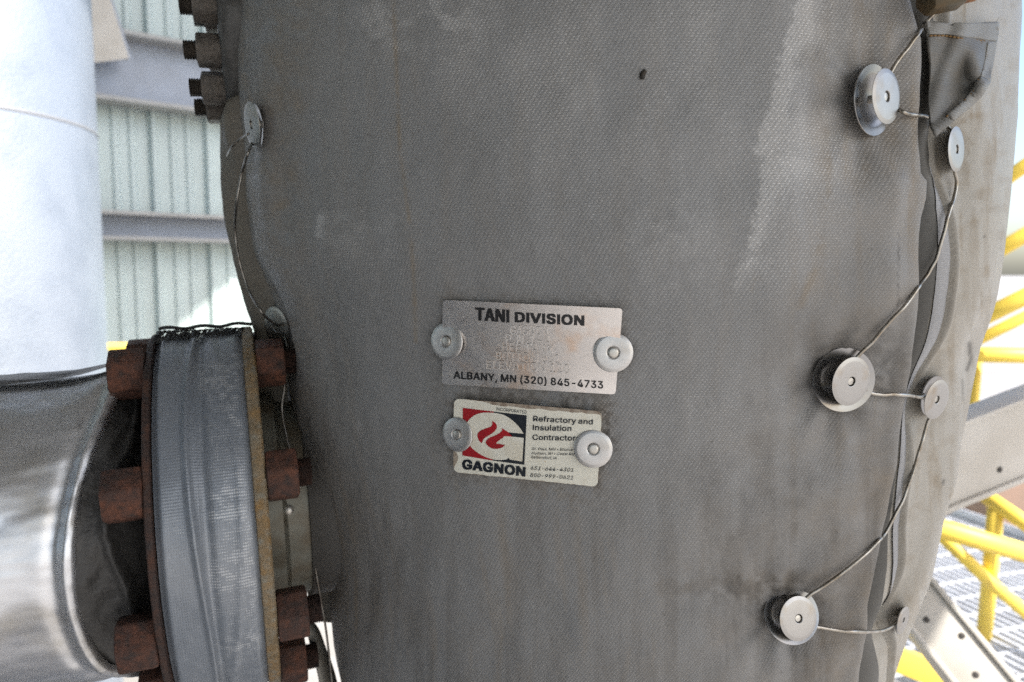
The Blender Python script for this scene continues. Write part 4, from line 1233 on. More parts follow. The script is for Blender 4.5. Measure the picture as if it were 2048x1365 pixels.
GLYPHS = {'(':(137,[[45,103,50,162,66,221,88,270,118,270,95,214,81,157,76,103,80,57,94,8,118,-48,88,-48,78,-29,69,-11,62,8,56,27,51,46,47,66,45,84]]),')':(137,[[19,-48,43,9,57,58,61,103,56,157,41,214,19,270,48,270,71,221,86,162,92,103,91,84,89,65,86,46,81,27,74,8,67,-11,58,-30,48,-48]]),',':(94,[[19,-60,34,36,68,36,42,-60]]),'-':(227,[[168,122,168,94,57,94,57,122]]),'.':(94,[[48,-2,43,-2,39,-1,35,2,31,4,29,8,26,12,25,16,25,20,25,25,26,29,29,33,31,37,35,40,39,42,43,43,48,43,52,43,56,42,60,40,64,37,67,33,69,29,70,25,71,20,70,16,69,12,67,8,64,4,60,2,56,-1,52,-2]]),'0':(227,[[113,-3,100,-2,87,0,76,5,65,12,56,21,47,31,40,43,34,57,30,72,27,89,25,107,24,127,25,147,27,165,30,182,35,197,40,211,48,223,56,234,65,242,76,249,87,254,100,257,113,258,127,257,139,254,151,249,161,242,171,234,179,223,186,211,192,197,197,182,200,165,202,147,203,127,202,107,200,89,197,72,192,57,186,43,179,31,171,21,162,12,151,5,140,0,127,-2],[113,25,122,26,131,28,138,32,145,37,151,44,157,52,161,61,165,72,168,84,170,97,171,111,172,127,171,143,170,157,168,170,165,182,161,193,157,203,151,211,145,218,138,223,131,227,122,229,113,230,104,229,96,227,88,223,82,218,75,211,70,203,65,193,62,182,59,170,56,157,55,143,55,127,55,111,56,97,59,84,62,72,65,61,70,52,75,44,82,37,88,32,96,28,104,26]]),'1':(227,[[38,0,38,27,195,27,195,0],[138,254,138,0,106,0,106,224,105,224,43,179,43,213,99,254]]),'2':(227,[[32,0,32,24,117,114,141,141,155,163,160,186,160,192,159,198,157,204,154,209,150,214,146,218,142,222,137,224,112,230,105,229,98,228,92,226,86,224,81,220,77,216,73,212,69,207,67,201,65,195,64,188,64,181,33,181,33,192,35,202,39,212,43,221,49,229,55,237,63,243,72,248,81,252,91,255,101,257,112,258,124,257,134,255,144,252,153,248,161,243,169,237,175,230,181,223,185,214,188,205,190,196,191,186,185,159,168,129,133,90,76,30,76,28,195,28,195,0]]),'3':(227,[[109,-3,98,-3,87,-1,76,1,66,5,57,9,49,15,41,21,35,29,30,37,26,46,23,55,22,66,55,66,56,60,57,54,60,48,63,44,67,39,72,35,77,32,83,30,109,25,138,30,143,33,149,37,153,41,157,46,160,52,163,58,164,65,165,72,164,79,163,86,161,92,158,98,154,104,150,109,144,113,137,117,130,120,121,122,111,123,101,124,78,124,78,150,144,224,144,226,35,226,35,254,186,254,186,230,106,139,106,144,119,145,132,144,144,142,154,138,164,133,172,127,179,119,185,111,190,102,194,93,196,83,196,72,196,62,194,51,190,42,185,33,179,25,172,18,164,12,154,6,144,2,133,-1,121,-3]]),'4':(227,[[20,53,20,79,123,254,155,254,54,83,54,81,207,81,207,53],[141,0,141,61,141,73,141,159,171,159,171,0]]),'5':(227,[[111,-3,100,-3,89,-1,79,2,70,6,61,10,54,16,47,23,41,30,37,38,33,47,31,56,30,65,61,65,62,60,64,54,66,49,69,44,87,30,111,25,118,25,125,27,132,29,138,32,144,36,149,41,153,46,157,52,160,59,162,66,163,73,164,81,163,89,162,97,160,104,157,111,153,117,148,122,143,127,137,131,131,134,124,137,117,138,109,138,84,134,64,123,34,126,48,254,183,254,183,226,75,226,67,151,68,151,89,162,115,167,123,166,131,165,139,163,147,160,154,157,161,153,167,148,172,143,178,137,182,130,186,123,189,116,192,108,194,99,195,91,195,82,195,70,193,58,189,48,184,38,178,29,171,21,163,14,154,8,144,3,134,-1,123,-3]]),'6':(227,[[113,-3,102,-3,91,-1,81,3,71,7,62,13,55,20,48,28,42,37,38,47,34,58,32,69,32,81,32,90,34,100,36,109,40,119,69,170,126,254,161,254,75,131,73,131,83,144,98,153,117,157,129,156,139,155,149,152,158,147,166,142,173,136,179,128,185,120,189,111,192,101,194,90,194,79,194,67,192,56,188,46,184,36,178,28,171,20,164,13,155,7,146,3,135,-1,125,-3],[113,24,120,25,127,26,133,28,139,31,145,35,149,40,154,45,157,51,160,57,162,64,163,71,164,79,163,86,162,94,160,100,157,107,154,112,149,118,145,122,139,126,133,129,127,131,120,132,113,133,106,132,99,131,93,129,87,126,81,122,77,118,73,113,69,107,66,101,64,94,63,87,62,79,63,71,64,64,66,57,69,51,73,45,77,40,81,35,87,31,93,28,99,26,106,25]]),'7':(227,[[48,0,162,224,162,226,31,226,31,254,195,254,195,224,82,0]]),'8':(227,[[113,-3,101,-3,89,-1,78,2,68,6,58,11,50,17,43,23,37,31,32,39,29,48,27,58,26,68,26,76,28,83,30,91,33,98,36,104,40,110,45,116,51,121,56,125,63,128,69,131,76,132,76,133,67,136,59,141,52,147,46,154,41,162,38,171,36,180,35,190,36,200,38,209,41,217,45,225,51,232,57,239,65,244,73,249,82,253,92,256,102,257,113,258,124,257,134,256,144,253,153,249,161,244,169,239,175,232,181,225,185,217,188,209,190,200,191,190,190,180,188,171,185,162,180,154,174,147,167,141,159,137,150,133,150,132,157,131,164,128,170,125,176,121,181,116,186,110,190,104,194,98,197,91,199,83,200,76,200,68,200,58,198,48,194,39,189,31,183,23,176,17,168,11,158,6,148,2,137,-1,126,-3],[113,25,121,25,129,26,136,28,142,30,148,33,153,37,158,41,161,46,164,51,167,57,168,63,168,69,168,76,167,83,164,89,161,94,157,99,153,104,147,108,141,111,135,114,128,116,121,117,113,118,105,117,98,116,91,114,85,111,79,108,73,104,69,99,65,94,62,89,59,83,58,76,58,69,58,63,59,57,61,51,64,46,68,41,73,37,78,33,84,30,90,28,97,26,105,25],[113,145,137,150,142,153,146,157,150,161,154,165,156,170,158,176,159,182,160,188,159,194,158,200,156,205,154,210,151,215,147,218,142,222,138,225,113,230,89,225,84,222,79,218,76,215,72,210,70,205,68,200,67,194,66,188,67,182,68,176,70,170,72,165,76,161,79,157,84,153,89,150]]),'9':(227,[[113,258,125,257,135,255,146,252,155,247,164,241,171,234,178,226,184,217,189,207,192,197,194,185,194,173,194,164,192,155,190,145,186,135,158,84,100,0,65,0,151,124,154,124,144,111,128,101,109,97,98,98,87,100,78,103,69,107,60,112,53,119,47,126,41,134,37,144,34,154,32,164,32,176,32,187,34,198,38,209,42,218,48,227,55,235,63,241,71,247,81,252,91,255,102,257],[113,230,106,230,99,228,93,226,87,223,82,219,77,215,73,209,69,204,66,197,64,191,63,183,63,176,63,168,64,161,66,154,69,148,73,142,77,137,82,132,87,129,93,126,99,123,106,122,113,122,120,122,127,123,133,126,139,129,145,132,149,137,154,142,157,147,160,154,162,160,163,168,164,175,163,183,162,190,160,197,157,204,154,209,150,215,145,219,139,223,133,226,127,228,120,230]]),'A':(240,[[8,0,101,254,138,254,231,0,198,0,144,151,132,186,116,239,123,239,106,185,95,151,43,0],[55,71,55,99,185,99,185,71]]),'B':(228,[[30,0,30,254,121,254,133,254,145,252,155,249,164,245,173,240,180,235,186,228,190,221,194,213,197,205,199,196,199,187,199,179,198,172,196,166,193,160,178,143,157,133,157,131,164,130,170,129,176,126,182,123,187,119,192,114,197,108,201,102,205,94,207,86,208,78,209,68,208,59,207,50,204,41,200,33,195,26,189,20,181,14,172,9,162,5,151,2,138,1,123,0],[62,29,122,29,136,29,148,31,157,35,165,40,171,46,175,53,177,60,178,68,177,75,176,81,174,86,171,92,168,97,163,102,158,106,153,109,147,112,140,114,132,115,124,115,62,115],[62,143,119,143,144,148,149,151,154,155,158,159,162,163,164,168,166,174,168,180,168,186,167,194,165,202,161,208,156,214,150,219,141,223,131,225,120,226,62,226]]),'C':(255,[[134,-3,118,-2,103,1,88,6,75,12,63,21,52,32,43,44,35,58,28,73,24,90,21,108,20,127,21,146,24,165,28,181,35,197,43,210,52,223,63,233,75,242,88,249,103,254,118,257,134,258,170,252,178,249,186,245,194,241,201,236,208,230,214,224,219,217,224,209,228,201,232,193,234,184,236,174,204,174,195,197,179,214,158,224,134,228,122,227,111,225,101,221,92,216,83,210,75,202,68,192,62,182,58,170,54,157,52,143,52,127,52,111,54,97,58,84,63,72,68,62,75,53,83,45,92,38,101,33,112,29,122,27,134,26,158,30,179,40,195,57,204,80,236,80,234,71,232,62,228,53,224,45,219,38,214,31,208,25,201,19,194,14,187,9,179,5,170,2,162,0,153,-2,143,-3]]),'D':(251,[[109,0,48,0,48,29,107,29,122,29,136,31,148,35,159,40,169,47,177,55,184,64,189,75,194,86,197,99,199,113,200,128,199,142,197,156,194,169,190,180,184,191,177,200,169,208,160,214,149,219,138,223,125,225,110,226,47,226,47,254,113,254,131,253,147,251,162,246,176,239,189,231,200,221,209,209,217,196,223,181,227,164,230,147,231,128,230,109,227,91,223,74,217,59,209,46,199,34,188,24,175,15,161,9,145,4,128,1],[62,254,62,0,30,0,30,254]]),'E':(209,[[30,0,30,254,186,254,186,226,62,226,62,143,178,143,178,114,62,114,62,29,188,29,188,0]]),'F':(205,[[30,0,30,254,185,254,185,226,62,226,62,139,173,139,173,111,62,111,62,0]]),'G':(260,[[134,-3,118,-2,102,1,88,6,75,13,63,21,52,32,42,44,35,58,28,73,24,90,21,108,20,127,21,146,24,165,28,181,35,197,42,210,52,223,62,233,74,242,88,249,102,254,117,257,132,258,142,257,152,256,161,254,170,252,179,248,187,245,194,240,202,235,208,229,214,222,220,216,225,208,229,200,232,192,235,183,237,174,204,174,194,197,178,213,158,224,133,228,122,227,111,225,101,221,92,216,83,210,75,202,68,193,62,182,58,170,54,157,52,143,52,127,52,111,54,97,58,84,63,72,68,62,75,53,83,45,92,38,102,33,112,29,123,27,134,26,145,27,155,29,164,32,172,36,180,41,187,47,193,54,198,62,202,70,205,80,207,90,207,101,217,100,141,100,141,128,239,128,239,100,238,85,236,71,231,58,225,45,218,34,209,25,199,16,188,9,176,4,163,0,149,-3]]),'H':(258,[[30,0,30,254,62,254,62,144,196,144,196,254,228,254,228,0,196,0,196,116,62,116,62,0]]),'I':(150,[[16,0,16,29,59,29,59,226,16,226,16,254,135,254,135,226,91,226,91,29,135,29,135,0]]),'K':(233,[[52,73,52,108,70,131,87,152,106,172,182,254,224,254,116,138,114,138],[30,0,30,254,62,254,62,167,62,112,62,97,62,0],[186,0,94,130,114,155,224,0]]),'L':(196,[[30,0,30,254,62,254,62,29,181,29,181,0]]),'M':(314,[[30,0,30,254,76,254,139,94,144,79,150,61,156,42,161,24,154,24,159,41,165,61,171,79,176,94,238,254,284,254,284,0,252,0,252,145,252,163,253,184,253,207,253,229,256,229,249,205,241,181,234,161,228,145,171,0,143,0,85,145,80,160,72,181,65,204,56,229,59,229,60,208,60,186,61,164,61,145,61,0]]),'N':(262,[[30,0,30,254,68,254,172,91,181,75,194,53,207,27,202,27,200,54,200,79,199,97,199,254,232,254,232,0,193,0,101,145,89,165,74,191,54,226,60,227,61,192,62,164,62,145,62,0]]),'O':(267,[[133,-3,118,-2,103,1,88,6,75,12,63,21,52,32,43,44,35,58,28,73,24,90,21,108,20,127,21,146,24,165,28,181,35,197,43,210,52,223,63,233,75,242,88,249,103,254,118,257,133,258,149,257,164,254,179,249,192,242,204,233,215,223,224,210,232,197,238,181,243,165,246,146,247,127,246,108,243,90,238,73,232,58,224,44,215,32,204,21,192,12,179,6,164,1,149,-2],[133,26,145,27,155,29,165,33,175,38,184,44,191,52,198,61,204,72,209,84,212,97,214,111,215,127,214,143,212,157,209,170,204,182,198,193,191,202,184,210,175,216,165,221,155,225,145,227,133,228,122,227,112,225,102,221,92,216,83,210,75,202,69,193,63,182,58,170,54,157,52,143,52,127,52,111,54,97,58,84,63,72,69,62,75,52,83,45,92,38,102,33,112,29,122,27]]),'P':(222,[[30,0,30,254,118,254,132,254,144,252,156,248,166,244,175,238,183,231,190,223,195,215,199,205,202,195,204,185,204,174,204,163,202,152,199,142,195,133,190,124,183,116,175,109,166,104,156,99,144,96,132,94,118,93,55,93,55,121,116,121,126,122,134,123,142,125,149,128,154,132,159,136,163,141,167,147,169,153,171,160,172,166,172,174,172,181,171,188,169,195,167,201,163,206,159,211,154,216,148,219,142,222,134,224,126,226,116,226,62,226,62,0]]),'R':(224,[[30,0,30,254,118,254,132,254,145,252,156,249,167,244,176,239,183,232,190,225,195,217,199,207,202,198,204,187,205,176,204,165,202,154,199,145,195,136,190,127,183,120,175,114,166,109,156,104,145,101,132,99,118,99,48,99,48,128,117,128,126,128,135,129,142,131,149,133,155,137,160,141,164,145,167,150,169,156,171,162,172,169,173,176,172,183,171,190,169,197,167,202,164,208,159,212,155,216,149,220,142,223,134,224,126,226,116,226,62,226,62,0],[177,0,115,115,151,115,214,0]]),'S':(223,[[112,-4,98,-4,86,-2,74,1,64,5,54,10,46,15,38,22,32,30,27,39,23,48,20,58,19,68,52,68,53,61,55,55,58,49,62,44,66,39,71,35,77,32,83,29,112,25,120,25,128,26,136,28,143,30,149,33,155,37,160,41,165,46,168,51,171,57,172,63,173,70,172,75,171,81,169,85,166,89,148,102,122,111,92,120,77,124,64,130,53,137,43,145,36,153,30,163,27,174,26,186,27,197,29,206,32,215,37,224,44,231,51,238,59,244,69,249,79,253,90,256,101,257,114,258,126,257,137,256,148,253,158,249,167,244,175,238,182,232,189,224,193,216,197,208,199,199,200,189,169,189,167,198,163,206,158,213,151,219,143,223,134,227,124,229,112,229,105,229,97,228,90,226,84,224,78,221,73,218,68,214,64,209,61,204,59,199,58,194,58,188,58,182,60,176,62,171,65,167,85,154,106,147,132,140,156,132,179,119,197,99,200,92,202,85,204,78,204,69,203,59,201,50,198,40,193,32,187,24,180,17,171,11,162,5,151,1,139,-2,126,-4]]),'T':(224,[[16,226,16,254,208,254,208,226,128,226,128,0,96,0,96,226]]),'V':(240,[[102,0,8,254,42,254,96,103,108,69,124,15,117,15,133,69,145,103,197,254,231,254,139,0]]),'W':(343,[[78,0,8,254,41,254,82,98,88,73,93,47,98,20,95,20,100,47,106,73,112,98,153,254,190,254,231,98,237,73,243,47,249,20,244,20,249,47,255,73,261,98,302,254,335,254,265,0,228,0,184,161,176,196,168,237,175,237,167,197,159,161,115,0]]),'Y':(236,[[102,0,102,104,8,254,46,254,96,172,111,146,125,115,112,115,126,146,140,172,191,254,228,254,134,104,134,0]]),'a':(195,[[80,-4,71,-4,63,-3,55,0,47,2,40,6,34,11,29,16,24,22,20,29,17,37,16,45,15,54,16,62,17,69,19,75,22,80,25,85,29,90,34,93,39,97,63,105,89,110,117,113,133,117,135,119,136,121,137,124,138,127,138,128,133,148,120,161,98,165,75,161,59,150,50,137,20,146,24,154,29,161,34,167,39,173,46,178,52,182,59,185,66,188,97,192,119,190,143,180,148,176,153,172,157,166,161,160,164,153,167,145,168,136,168,126,168,0,138,0,138,26,136,26,126,12,108,1],[85,23,93,23,101,24,108,26,114,29,119,33,124,37,128,42,132,47,134,52,136,57,137,63,138,69,138,95,130,91,116,88,100,86,88,84,67,79,52,70,49,66,47,62,46,58,46,52,51,36,65,26]]),'c':(198,[[104,-4,91,-3,79,-1,69,3,58,8,49,15,41,23,34,32,28,43,23,54,20,66,18,80,17,94,18,108,20,122,23,134,28,146,34,156,41,165,49,173,58,180,69,185,79,189,91,191,104,192,130,189,153,178,170,161,181,138,151,131,145,145,135,155,121,162,104,165,95,164,86,162,79,159,73,155,67,150,62,144,58,137,54,129,52,121,50,112,49,103,48,94,49,84,50,75,52,67,54,59,58,51,62,44,67,38,73,33,79,29,86,26,95,24,104,23,121,26,135,33,146,44,152,59,181,51,171,28,153,11,130,0]]),'d':(212,[[98,-4,86,-3,75,-1,65,3,56,8,47,15,40,23,33,32,27,42,23,54,20,66,18,80,17,94,18,109,20,122,23,135,27,146,33,157,40,166,47,174,56,180,65,185,75,189,86,191,98,192,106,192,114,191,121,189,126,186,144,173,153,160,155,160,155,254,186,254,186,0,156,0,156,29,153,29,143,16,126,2,120,-1,114,-3,106,-4],[102,23,111,24,118,26,125,28,132,32,137,37,142,43,146,50,150,58,152,66,154,75,155,84,156,95,155,105,154,114,152,123,150,131,146,139,142,145,137,151,132,156,125,160,118,163,111,164,102,165,94,164,86,163,79,160,72,156,67,151,62,145,58,138,54,131,52,122,50,114,49,104,48,95,49,85,50,75,52,67,54,58,58,51,62,44,67,38,73,33,79,29,86,26,94,24]]),'e':(202,[[106,-4,93,-3,80,-1,69,3,58,8,49,15,41,23,34,32,28,42,23,54,20,66,18,79,17,93,18,108,20,121,23,133,28,145,33,155,40,165,48,173,58,180,68,185,78,189,90,191,103,192,133,187,140,184,147,180,153,176,160,170,165,164,170,157,175,150,179,141,182,131,184,121,185,109,186,97,186,85,37,85,37,110,169,110,155,101,154,110,153,119,151,127,149,134,146,141,141,147,137,152,131,157,125,160,118,163,111,165,103,165,94,165,87,163,80,160,73,157,67,152,62,147,58,141,54,135,52,128,50,121,48,113,48,105,48,89,48,79,50,69,52,61,55,53,59,46,64,40,69,35,76,31,82,27,90,25,98,24,106,23,127,26,143,36,153,53,182,45,180,38,177,32,172,25,168,20,162,14,156,10,149,6,141,2,133,-1,125,-3,116,-4]]),'f':(127,[[114,190,114,164,3,164,3,190],[40,0,40,216,41,224,42,231,45,237,48,243,52,248,57,252,62,256,68,259,94,265,111,263,121,260,114,234,107,236,97,237,91,237,85,235,81,233,77,230,74,226,72,221,71,216,71,209,71,0]]),'i':(83,[[26,0,26,190,57,190,57,0],[42,221,38,222,34,223,30,225,27,227,24,230,22,234,21,238,21,242,21,246,22,249,24,253,27,256,30,259,34,260,38,261,42,262,46,261,50,260,54,259,57,256,60,253,62,249,63,246,63,242,63,238,62,234,60,230,57,227,54,225,50,223,46,222]]),'k':(190,[[55,68,55,106,60,106,142,190,180,190,92,100,89,100],[26,0,26,254,57,254,57,0],[147,0,74,93,96,114,186,0]]),'l':(95,[[70,-1,59,0,50,2,43,5,37,10,32,16,29,24,27,32,26,42,26,254,57,254,57,49,60,31,62,29,65,27,69,26,73,26,80,26,85,27,90,1,81,0]]),'m':(305,[[26,0,26,190,56,190,56,148,54,148,56,155,59,162,62,168,66,173,86,188,110,193,120,192,129,190,137,186,144,180,150,174,154,166,158,157,160,147,156,147,158,154,161,160,164,166,169,172,190,187,218,193,226,193,234,191,242,189,249,186,255,182,261,177,266,171,270,164,274,156,276,148,278,138,278,128,278,0,248,0,248,127,247,136,245,145,241,151,236,156,230,160,224,163,217,165,209,165,203,165,197,164,192,162,187,160,173,145,168,124,168,0,137,0,137,130,136,137,134,144,131,150,126,156,121,160,115,163,107,165,100,165,79,160,74,157,70,154,66,149,63,145,60,139,58,133,57,126,57,119,57,0]]),'n':(205,[[57,113,57,0,26,0,26,190,56,190,56,144,51,144,56,156,62,166,68,175,76,181,84,186,94,189,103,192,114,192,123,192,132,190,140,188,147,184,154,180,160,174,166,168,170,160,174,152,176,142,178,132,179,120,179,0,148,0,148,118,147,128,145,137,142,145,136,152,130,158,123,161,114,164,105,165,98,164,92,163,86,161,80,159,75,155,71,151,67,147,63,141,60,135,58,129,57,121]]),'o':(208,[[104,-4,91,-3,79,-1,69,3,58,8,49,15,41,23,34,32,28,43,23,54,20,66,18,80,17,94,18,108,20,122,23,134,28,146,34,156,41,165,49,173,58,180,69,185,79,189,91,191,104,192,116,191,128,189,139,185,149,180,159,173,167,165,174,156,180,146,184,134,188,122,190,108,191,94,190,80,188,66,184,54,180,43,174,32,167,23,159,15,149,8,139,3,128,-1,116,-3],[104,23,113,24,121,26,129,29,135,33,141,38,146,44,150,51,154,59,156,67,158,75,159,84,160,94,159,103,158,112,156,121,154,129,150,137,146,144,141,150,135,155,129,159,121,162,113,164,104,165,95,164,86,162,79,159,73,155,67,150,62,144,58,137,54,129,52,121,50,112,49,103,48,94,49,84,50,75,52,67,54,59,58,51,62,44,67,38,73,33,79,29,86,26,95,24]]),'p':(212,[[26,-71,26,190,56,190,56,160,59,160,69,173,86,186,92,189,98,191,106,192,115,192,126,191,137,189,147,185,156,180,165,174,173,166,179,157,185,146,189,135,193,122,194,109,195,94,194,80,193,66,189,54,185,42,179,32,173,23,165,15,157,8,147,3,137,-1,126,-3,115,-4,106,-4,99,-3,92,-1,86,2,69,16,59,29,57,29,57,-71],[110,23,119,24,126,26,133,29,140,33,145,38,150,44,154,51,158,58,161,67,163,75,164,85,164,95,164,104,163,114,161,122,158,131,155,138,150,145,146,151,140,156,134,160,126,163,119,164,110,165,102,164,94,163,87,160,81,156,75,151,70,145,66,139,62,131,60,123,58,114,57,105,56,95,57,84,58,75,60,66,63,58,66,50,70,43,75,37,81,32,87,28,94,26,102,24]]),'r':(130,[[26,0,26,190,56,190,56,160,58,160,61,167,65,173,70,179,76,184,83,187,90,190,98,192,107,192,115,192,122,192,122,161,115,162,103,163,97,163,91,161,85,160,80,157,75,154,70,151,66,146,63,142,60,137,58,131,57,125,57,118,57,0]]),'s':(182,[[91,-4,81,-4,72,-3,64,-1,56,2,49,5,42,9,36,14,31,19,26,25,23,32,20,39,18,47,47,53,49,46,53,40,57,34,62,30,68,27,75,25,82,23,91,23,100,23,108,25,116,27,122,31,127,36,131,40,133,46,134,51,134,56,132,60,130,64,127,68,123,71,118,74,113,76,106,78,75,85,63,89,52,93,43,98,36,104,31,111,27,119,24,127,23,137,24,145,26,152,29,159,33,166,38,172,43,177,50,181,58,185,66,188,74,190,84,192,94,192,103,192,112,191,120,189,127,186,134,183,140,179,145,175,149,170,162,145,134,139,132,144,129,149,126,153,121,158,116,162,110,164,102,166,94,166,86,166,78,164,71,162,65,158,61,154,57,150,55,144,54,139,55,134,56,129,59,125,62,122,86,111,115,105,127,101,137,97,146,92,153,86,159,79,162,71,165,63,166,53,165,45,163,37,160,30,156,24,151,17,145,12,138,7,130,3,121,0,112,-2,102,-4]]),'t':(114,[[102,190,102,164,3,164,3,190],[32,236,63,236,63,49,63,43,64,38,66,34,68,31,71,28,75,26,80,25,85,25,93,26,101,27,107,1,96,-1,84,-2,73,-1,62,1,53,5,46,11,40,18,36,26,33,36,32,46]]),'u':(205,[[91,-3,82,-2,73,-1,65,2,57,5,51,10,44,15,39,22,35,29,31,38,28,47,27,58,26,69,26,190,57,190,57,72,58,62,60,52,63,44,68,37,75,32,82,28,91,26,100,25,107,25,113,27,119,28,125,31,130,34,134,38,138,43,142,48,144,54,146,61,148,68,148,76,148,190,179,190,179,0,149,0,149,46,154,46,149,34,143,23,136,15,129,8,120,4,111,0,101,-2]]),'y':(195,[[24,-69,31,-43,36,-44,52,-44,65,-37,75,-18,81,-1,9,190,42,190,83,78,93,43,103,10,92,10,101,43,112,78,153,190,186,190,102,-29,88,-54,70,-68,46,-73,32,-72]]),'•':(194,[[97,46,90,47,83,48,76,50,70,54,64,58,58,62,54,67,50,73,47,80,44,87,43,94,43,101,43,108,44,115,47,122,50,128,54,134,58,140,64,144,70,148,76,151,83,154,90,155,97,156,105,155,112,154,118,151,125,148,131,144,136,140,140,134,144,128,148,122,150,115,151,108,152,101,151,94,150,87,148,80,144,73,140,67,136,62,131,58,125,54,118,50,112,48,105,47]])}
_d = GLYPHS['D'][1][0]
_k = [i for i in range(0, len(_d), 2) if _d[i:i + 2] == [47, 254]][0]
GLYPHS['D'] = (251, [[30, 0, 30, 254] + _d[_k + 2:] + [109, 0], [62, 29] + _d[6:_k - 2] + [62, 226]])
GLYPHS['I'] = (92, [[30, 0, 30, 254, 62, 254, 62, 0]])
GLYPHS['l'] = (88, [[28, 0, 28, 262, 58, 262, 58, 0]])


def text_plan(body, p0, p1, cap, weight=0.0, shear=0.0, up=None, space=1.0):
    """outline of a line of writing, spread from p0 to p1 (baseline), capital height in px"""
    cu = bpy.data.curves.new('t', 'CURVE')
    cu.dimensions = '2D'; cu.fill_mode = 'BOTH'
    x = 0.0
    for ch in body:
        if ch == ' ':
            x += 72 * space
            continue
        a_, cs = GLYPHS[ch]
        for c in cs:
            q = A(c, float).reshape(-1, 2)
            sp_c = cu.splines.new('POLY'); sp_c.points.add(len(q) - 1); sp_c.use_cyclic_u = True
            sp_c.points.foreach_set('co', np.c_[(q[:, 0] + x + shear * q[:, 1]) / 254, q[:, 1] / 254, 0 * q[:, 0], 0 * q[:, 0] + 1].ravel())
        x += a_ + (space - 1) * 60 + weight * 200
    o = bpy.data.objects.new('t', cu); C.collection.objects.link(o)
    dg = bpy.context.evaluated_depsgraph_get()
    me = bpy.data.meshes.new_from_object(o.evaluated_get(dg))
    v = A([q.co[:2] for q in me.vertices]); f = [list(p.vertices) for p in me.polygons]
    bpy.data.objects.remove(o); bpy.data.curves.remove(cu); bpy.data.meshes.remove(me)
    x0, x1 = v[:, 0].min(), v[:, 0].max()
    p0 = A(p0, float); p1 = A(p1, float)
    d = p1 - p0
    u = A(up, float) if up is not None else A([d[1], -d[0]]) / np.linalg.norm(d)
    out = p0 + ((v[:, 0] - x0) / (x1 - x0))[:, None] * d + (v[:, 1] * cap)[:, None] * u
    return out, f


def writing(name, lines, off, mat, parent):
    for ln in lines:
        vf = []
        v, f = text_plan(**ln)
        w_ = max(ln.get('weight', 0), 0) * ln['cap'] * 1.15
        sh_ = [(0, 0), (-1, -.5), (1, -.5), (-1, .5), (1, .5)] if w_ > .25 else ([(-.5, 0), (.5, 0)] if w_ > .04 else [(0, 0)])
        for k, (dx, dy) in enumerate(sh_):           # heavy type: the strokes overprinted a hair apart
            vf.append((S(v[:, 0] + dx * w_, v[:, 1] + dy * w_, off + k * .00003), f))
        part(name, *merge(*vf), mat, parent, False)


OFF = .0030
pc = S(1067, 692, OFF)[0]
pl = thing('name_plate', 'brushed metal plate reading TANI DIVISION, above the printed plate', 'plate', pc)
plate_body('plate', PLATE, 8, OFF, .0010, M['plate'], pl)
UPV = (0.02, -1.0)
writing('lettering', [
    dict(body='TANI', p0=(956, 640), p1=(1020, 644.5), cap=24, weight=.065, up=(0.0, -1)),
    dict(body='DIVISION', p0=(1034, 643.5), p1=(1168, 650.5), cap=18.5, weight=.085, up=(0.0, -1)),
    dict(body='ALBANY, MN (320) 845-4733', p0=(912, 756), p1=(1206, 776), cap=14, weight=.04, up=(0.0, -1), space=1.1)],
    OFF + .0002, M['ink'], pl)


def emboss(lines, off, h, mat, parent):
    for ln in lines:
        vf = []
        v, f = text_plan(**ln)
        bm = bmesh.new()
        vs = [bm.verts.new((*q, 0)) for q in v]
        for fc in f:
            try: bm.faces.new([vs[i] for i in fc])
            except ValueError: pass
        bmesh.ops.remove_doubles(bm, verts=bm.verts[:], dist=.02)
        bot = [e for e in bm.edges if e.is_boundary]
        bm.verts.index_update()
        top = A([x.co[:2] for x in bm.verts]); tf = [[x.index for x in fc.verts] for fc in bm.faces]
        be = [[x.index for x in e.verts] for e in bot]
        bm.free()
        n = len(top)
        VV = np.concatenate([S(top[:, 0], top[:, 1], off + h), S(top[:, 0], top[:, 1], off)])
        vf.append((VV, tf + [[a_, b_, b_ + n, a_ + n] for a_, b_ in be]))
        part('embossed_lettering', *merge(*vf), mat, parent, False)


emboss([
    dict(body='GAGNON', p0=(1024, 668), p1=(1097, 671), cap=17, up=(0, -1), space=1.25),
    dict(body='P.N.1-A', p0=(1015, 685), p1=(1104, 690), cap=17, up=(0, -1), space=1.4),
    dict(body='HFE TANK', p0=(1007, 701), p1=(1108, 708), cap=17, up=(0, -1), space=1.25),
    dict(body='BOTTOM 601', p0=(996, 719), p1=(1121, 726), cap=17, up=(0, -1), space=1.25),
    dict(body='ELEVATION 120', p0=(977, 737), p1=(1140, 746), cap=17, up=(0, -1), space=1.25)],
    OFF + .0002, .0006, M['emboss'], pl)

cd_ = thing('advert_plate', 'cream printed plate with red and black G logo and worn top edge', 'plate', S(1055, 885, OFF)[0])


def peel(v2):
    d = -quad_dist(v2[:, 0], v2[:, 1], CARD)
    top = (v2[:, 1] - (796 + (v2[:, 0] - 912) * 26 / 293))
    p = np.exp(-np.clip(top, 0, None) / 7.0) * (1.1 * sst(955, 1000, v2[:, 0])) + .6 * np.exp(-np.clip(d, 0, None) / 2.2)
    p += .8 * np.exp(-(((v2[:, 0] - 914) / 9) ** 2 + ((v2[:, 1] - 915) / 16) ** 2))
    return dict(peel=np.clip(p, 0, 1))


